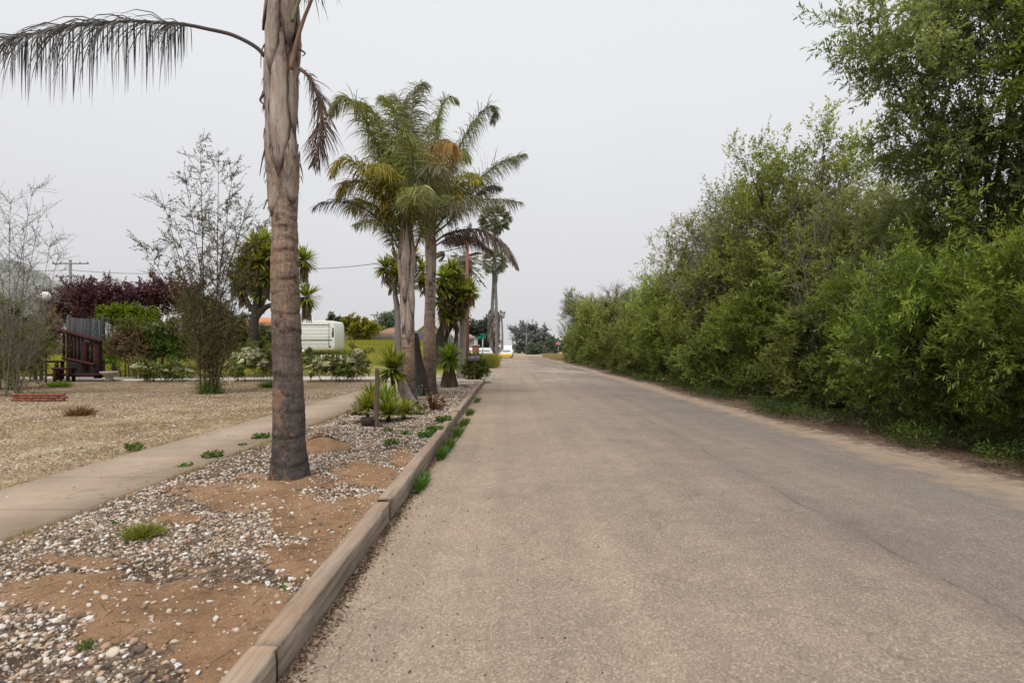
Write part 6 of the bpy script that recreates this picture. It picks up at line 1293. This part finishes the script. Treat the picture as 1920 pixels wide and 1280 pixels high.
# ---- vehicles
def vehicle(name, b, rz, paint, lower, label, L=4.4, W=1.78, H=1.35, kind='coupe', group=None):
    r = thing(name, b, label, 'car' if kind == 'coupe' else 'pickup truck' if kind == 'pickup' else 'car', rz, group)
    # front looks to -y ; side profile in y,z
    if kind == 'coupe': low = [(-L / 2, .28), (-L / 2 - .04, .5), (-L / 2 + .05, .66), (-L / 2 + 1.25, .86), (L / 2 - .5, .95), (L / 2, .85), (L / 2 + .02, .35), (L / 2 - .1, .25), (-L / 2 + .1, .22)]; cab = [(-.85, .86), (-.15, H), (.75, H), (1.6, .93)]
    else: low = [(-L / 2, .42), (-L / 2, .95), (-L / 2 + .1, 1.05), (-L / 2 + 1.3, 1.12), (L / 2, 1.12), (L / 2, .5), (L / 2 - .1, .4), (-L / 2 + .1, .38)]; cab = [(-1.25, 1.1), (-.65, H), (.75, H), (1.0, 1.1)] if kind == 'pickup' else [(-1.25, 1.1), (-.6, H), (L / 2 - .3, H), (L / 2 - .05, 1.1)]
    m = MB(); m.prism(low, -W / 2, W / 2, 'x'); m.build('body', paint, r, bevel=.06)
    m = MB(); n = len(cab); v = []
    for sx in (-1, 1):
        for (y, z) in cab: v.append((sx * (W / 2 - .10 - .16 * (z > 1.15 if kind != 'coupe' else z > 1.0)), y, z))
    m.add(v, [(i, i + 1, n + i + 1, n + i) for i in range(n - 1)], None, [list(range(n))[::-1], list(range(n, 2 * n))]); cb = m.build('cabin', paint, r, bevel=.03)
    y0, z0, y1, z1 = cab[0][0], cab[0][1], cab[1][0], cab[1][1]
    w0, w1 = W / 2 - .2, W / 2 - .34; m = MB(); f0, f1 = .12, .9; q = lambda f: (y0 + (y1 - y0) * f - .025, z0 + (z1 - z0) * f + .012)
    m.add([(-w0, *q(f0)), (w0, *q(f0)), (w1, *q(f1)), (-w1, *q(f1))], [(0, 1, 2, 3)]); m.build('windscreen', 'skyglass', cb)
    for sx in (-1, 1):
        xo = W / 2 - .17; m = MB(); c = cab; m.add([(sx * (xo + .05), c[0][0] + .35, c[0][1] + .08), (sx * (xo + .05), c[-1][0] - .35, c[0][1] + .08), (sx * (xo - .075), c[2][0] - .05, H - .09), (sx * (xo - .075), c[1][0] + .12, H - .09)], [(0, 1, 2, 3)]); m.build('side_window', 'glass', cb)
        m = MB(); m.box((sx * (W / 2 - .30), -L / 2 + (.03 if kind != 'coupe' else .02), .62 if kind == 'coupe' else .82), (.36, .12, .13), bevel=.03); m.build('headlight', 'lamp', r)
        m = MB(); m.box((sx * (W / 2 + .06), cab[0][0] + .3, cab[0][1] + .06), (.16, .1, .11), bevel=.02); m.build('wing_mirror', paint, r)
        for y in (-L / 2 + .82, L / 2 - .82):
            rr = .32 if kind == 'coupe' else .37; m = MB(); m.tube([(sx * (W / 2 - .2), y, rr), (sx * (W / 2 + .015), y, rr)], rr, 20); wh = m.build('wheel', 'rubber', r); m = MB(); m.tube([(sx * (W / 2), y, rr), (sx * (W / 2 + .025), y, rr)], rr * .6, 16); m.build('rim', 'chrome', wh)
    m = MB(); m.box((0, -L / 2 - .03, .40 if kind == 'coupe' else .52), (W * .55, .06, .14), bevel=.02); m.build('air_intake', 'black', r)
    m = MB(); m.box((0, -L / 2 - .05, .30 if kind == 'coupe' else .66), (W * .98, .1, .12), bevel=.03); m.build('bumper', lower, r)
    m = MB(); m.box((0, -L / 2 - .11, .32 if kind == 'coupe' else .5), (.32, .02, .14)); m.build('number_plate', 'signwhite', r)
    return r
bc = at(949.5, 669.7, 88); bc[2] = .03; bc[1] += 2; vehicle('parked_car', bc, .0, 'carwhite', 'yellow', 'low yellow and white coupe facing the camera at the end of the road', 4.4, 1.75, 1.25)
m = MB(); m.prism([(-2.36, .20), (-2.42, .45), (-2.36, .68), (-2.18, .74), (-2.15, .22)], -.90, .90, 'x'); o = m.build('nose_cone', 'yellow', SC.objects['parked_car'], bevel=.05)
bp = at(952.5, 668, 103); bp[2] = .03; vehicle('pickup_truck', bp, 0, 'carwhite', 'chrome', 'pale pickup truck parked behind the yellow and white coupe', 5.2, 1.85, 2.0, 'pickup')
bs = at(896, 668, 67); bs[2] = 0.02; bs[0] -= .6; vehicle('parked_car', bs, -1.1, 'carwhite', 'chrome', 'white car half hidden behind the red brick pillar', 4.5, 1.8, 1.6, 'suv')
# ================================================================== LIGHT, SKY, CAMERA
w = bpy.data.worlds.new('World'); SC.world = w; w.use_nodes = True; nt = w.node_tree; nt.nodes.clear()
out = nt.nodes.new('ShaderNodeOutputWorld'); bg = nt.nodes.new('ShaderNodeBackground'); nt.links.new(bg.outputs[0], out.inputs[0])
sky = nt.nodes.new('ShaderNodeTexSky'); sky.sky_type = 'NISHITA'; sky.sun_disc = False; sky.sun_elevation = math.radians(62); sky.sun_rotation = math.radians(200); sky.dust_density = 4
hs = nt.nodes.new('ShaderNodeHueSaturation'); hs.inputs['Saturation'].default_value = .12; hs.inputs['Value'].default_value = .10; nt.links.new(sky.outputs[0], hs.inputs['Color'])
tc = nt.nodes.new('ShaderNodeTexCoord'); sp = nt.nodes.new('ShaderNodeSeparateXYZ'); nt.links.new(tc.outputs['Generated'], sp.inputs[0])
rp = nt.nodes.new('ShaderNodeValToRGB'); e = rp.color_ramp.elements
e[0].position = 0; e[0].color = (.66, .655, .68, 1); e[1].position = 1; e[1].color = (.90, .92, .95, 1)
for p, c in ((.18, (.71, .71, .735, 1)), (.42, (.80, .815, .84, 1))): q = e.new(p); q.color = c
nz_ = nt.nodes.new('ShaderNodeTexNoise'); nz_.inputs['Scale'].default_value = 1.6; nz_.inputs['Detail'].default_value = 4; nt.links.new(tc.outputs['Generated'], nz_.inputs['Vector'])
ma = nt.nodes.new('ShaderNodeMath'); ma.operation = 'MULTIPLY_ADD'; ma.inputs[1].default_value = .22; nt.links.new(nz_.outputs[0], ma.inputs[0]); sb = nt.nodes.new('ShaderNodeMath'); sb.operation = 'SUBTRACT'; sb.inputs[1].default_value = .11; nt.links.new(sp.outputs[2], sb.inputs[0]); nt.links.new(sb.outputs[0], ma.inputs[2]); nt.links.new(ma.outputs[0], rp.inputs[0])
mx = nt.nodes.new('ShaderNodeMix'); mx.data_type = 'RGBA'; mx.inputs[0].default_value = .15; nt.links.new(rp.outputs[0], mx.inputs[6]); nt.links.new(hs.outputs[0], mx.inputs[7]); nt.links.new(mx.outputs[2], bg.inputs[0]); bg.inputs[1].default_value = 1.12
sd = bpy.data.lights.new('sun', 'SUN'); sd.energy = 2.2; sd.angle = math.radians(25); sd.color = (1, .96, .9); so = bpy.data.objects.new('sun', sd); COL.objects.link(so)
az = math.radians(200); el = math.radians(62); dirv = Vector((math.sin(az) * math.cos(el), math.cos(az) * math.cos(el), math.sin(el))); so.rotation_euler = dirv.to_track_quat('Z', 'Y').to_euler()
cd = bpy.data.cameras.new('camera'); co = bpy.data.objects.new('camera', cd); COL.objects.link(co); SC.camera = co
co.location = (0, 0, CAMZ); co.rotation_euler = (PI / 2, 0, 0); cd.sensor_width = 36; cd.lens = 36 * F / 1920; cd.shift_x = (960 - CX) / 1920; cd.shift_y = (HY - 640) / 1920
cd.clip_start = .05; cd.clip_end = 3000; cd.dof.use_dof = True; cd.dof.focus_distance = 9.0; cd.dof.aperture_fstop = 3.2
SC.view_settings.view_transform = 'Standard'; SC.view_settings.look = 'None'; SC.view_settings.exposure = 0
SC.render.engine = 'CYCLES'; SC.cycles.use_denoising = True; SC.cycles.max_bounces = 6; SC.cycles.transparent_max_bounces = 4; SC.cycles.transmission_bounces = 4; SC.cycles.use_adaptive_sampling = True
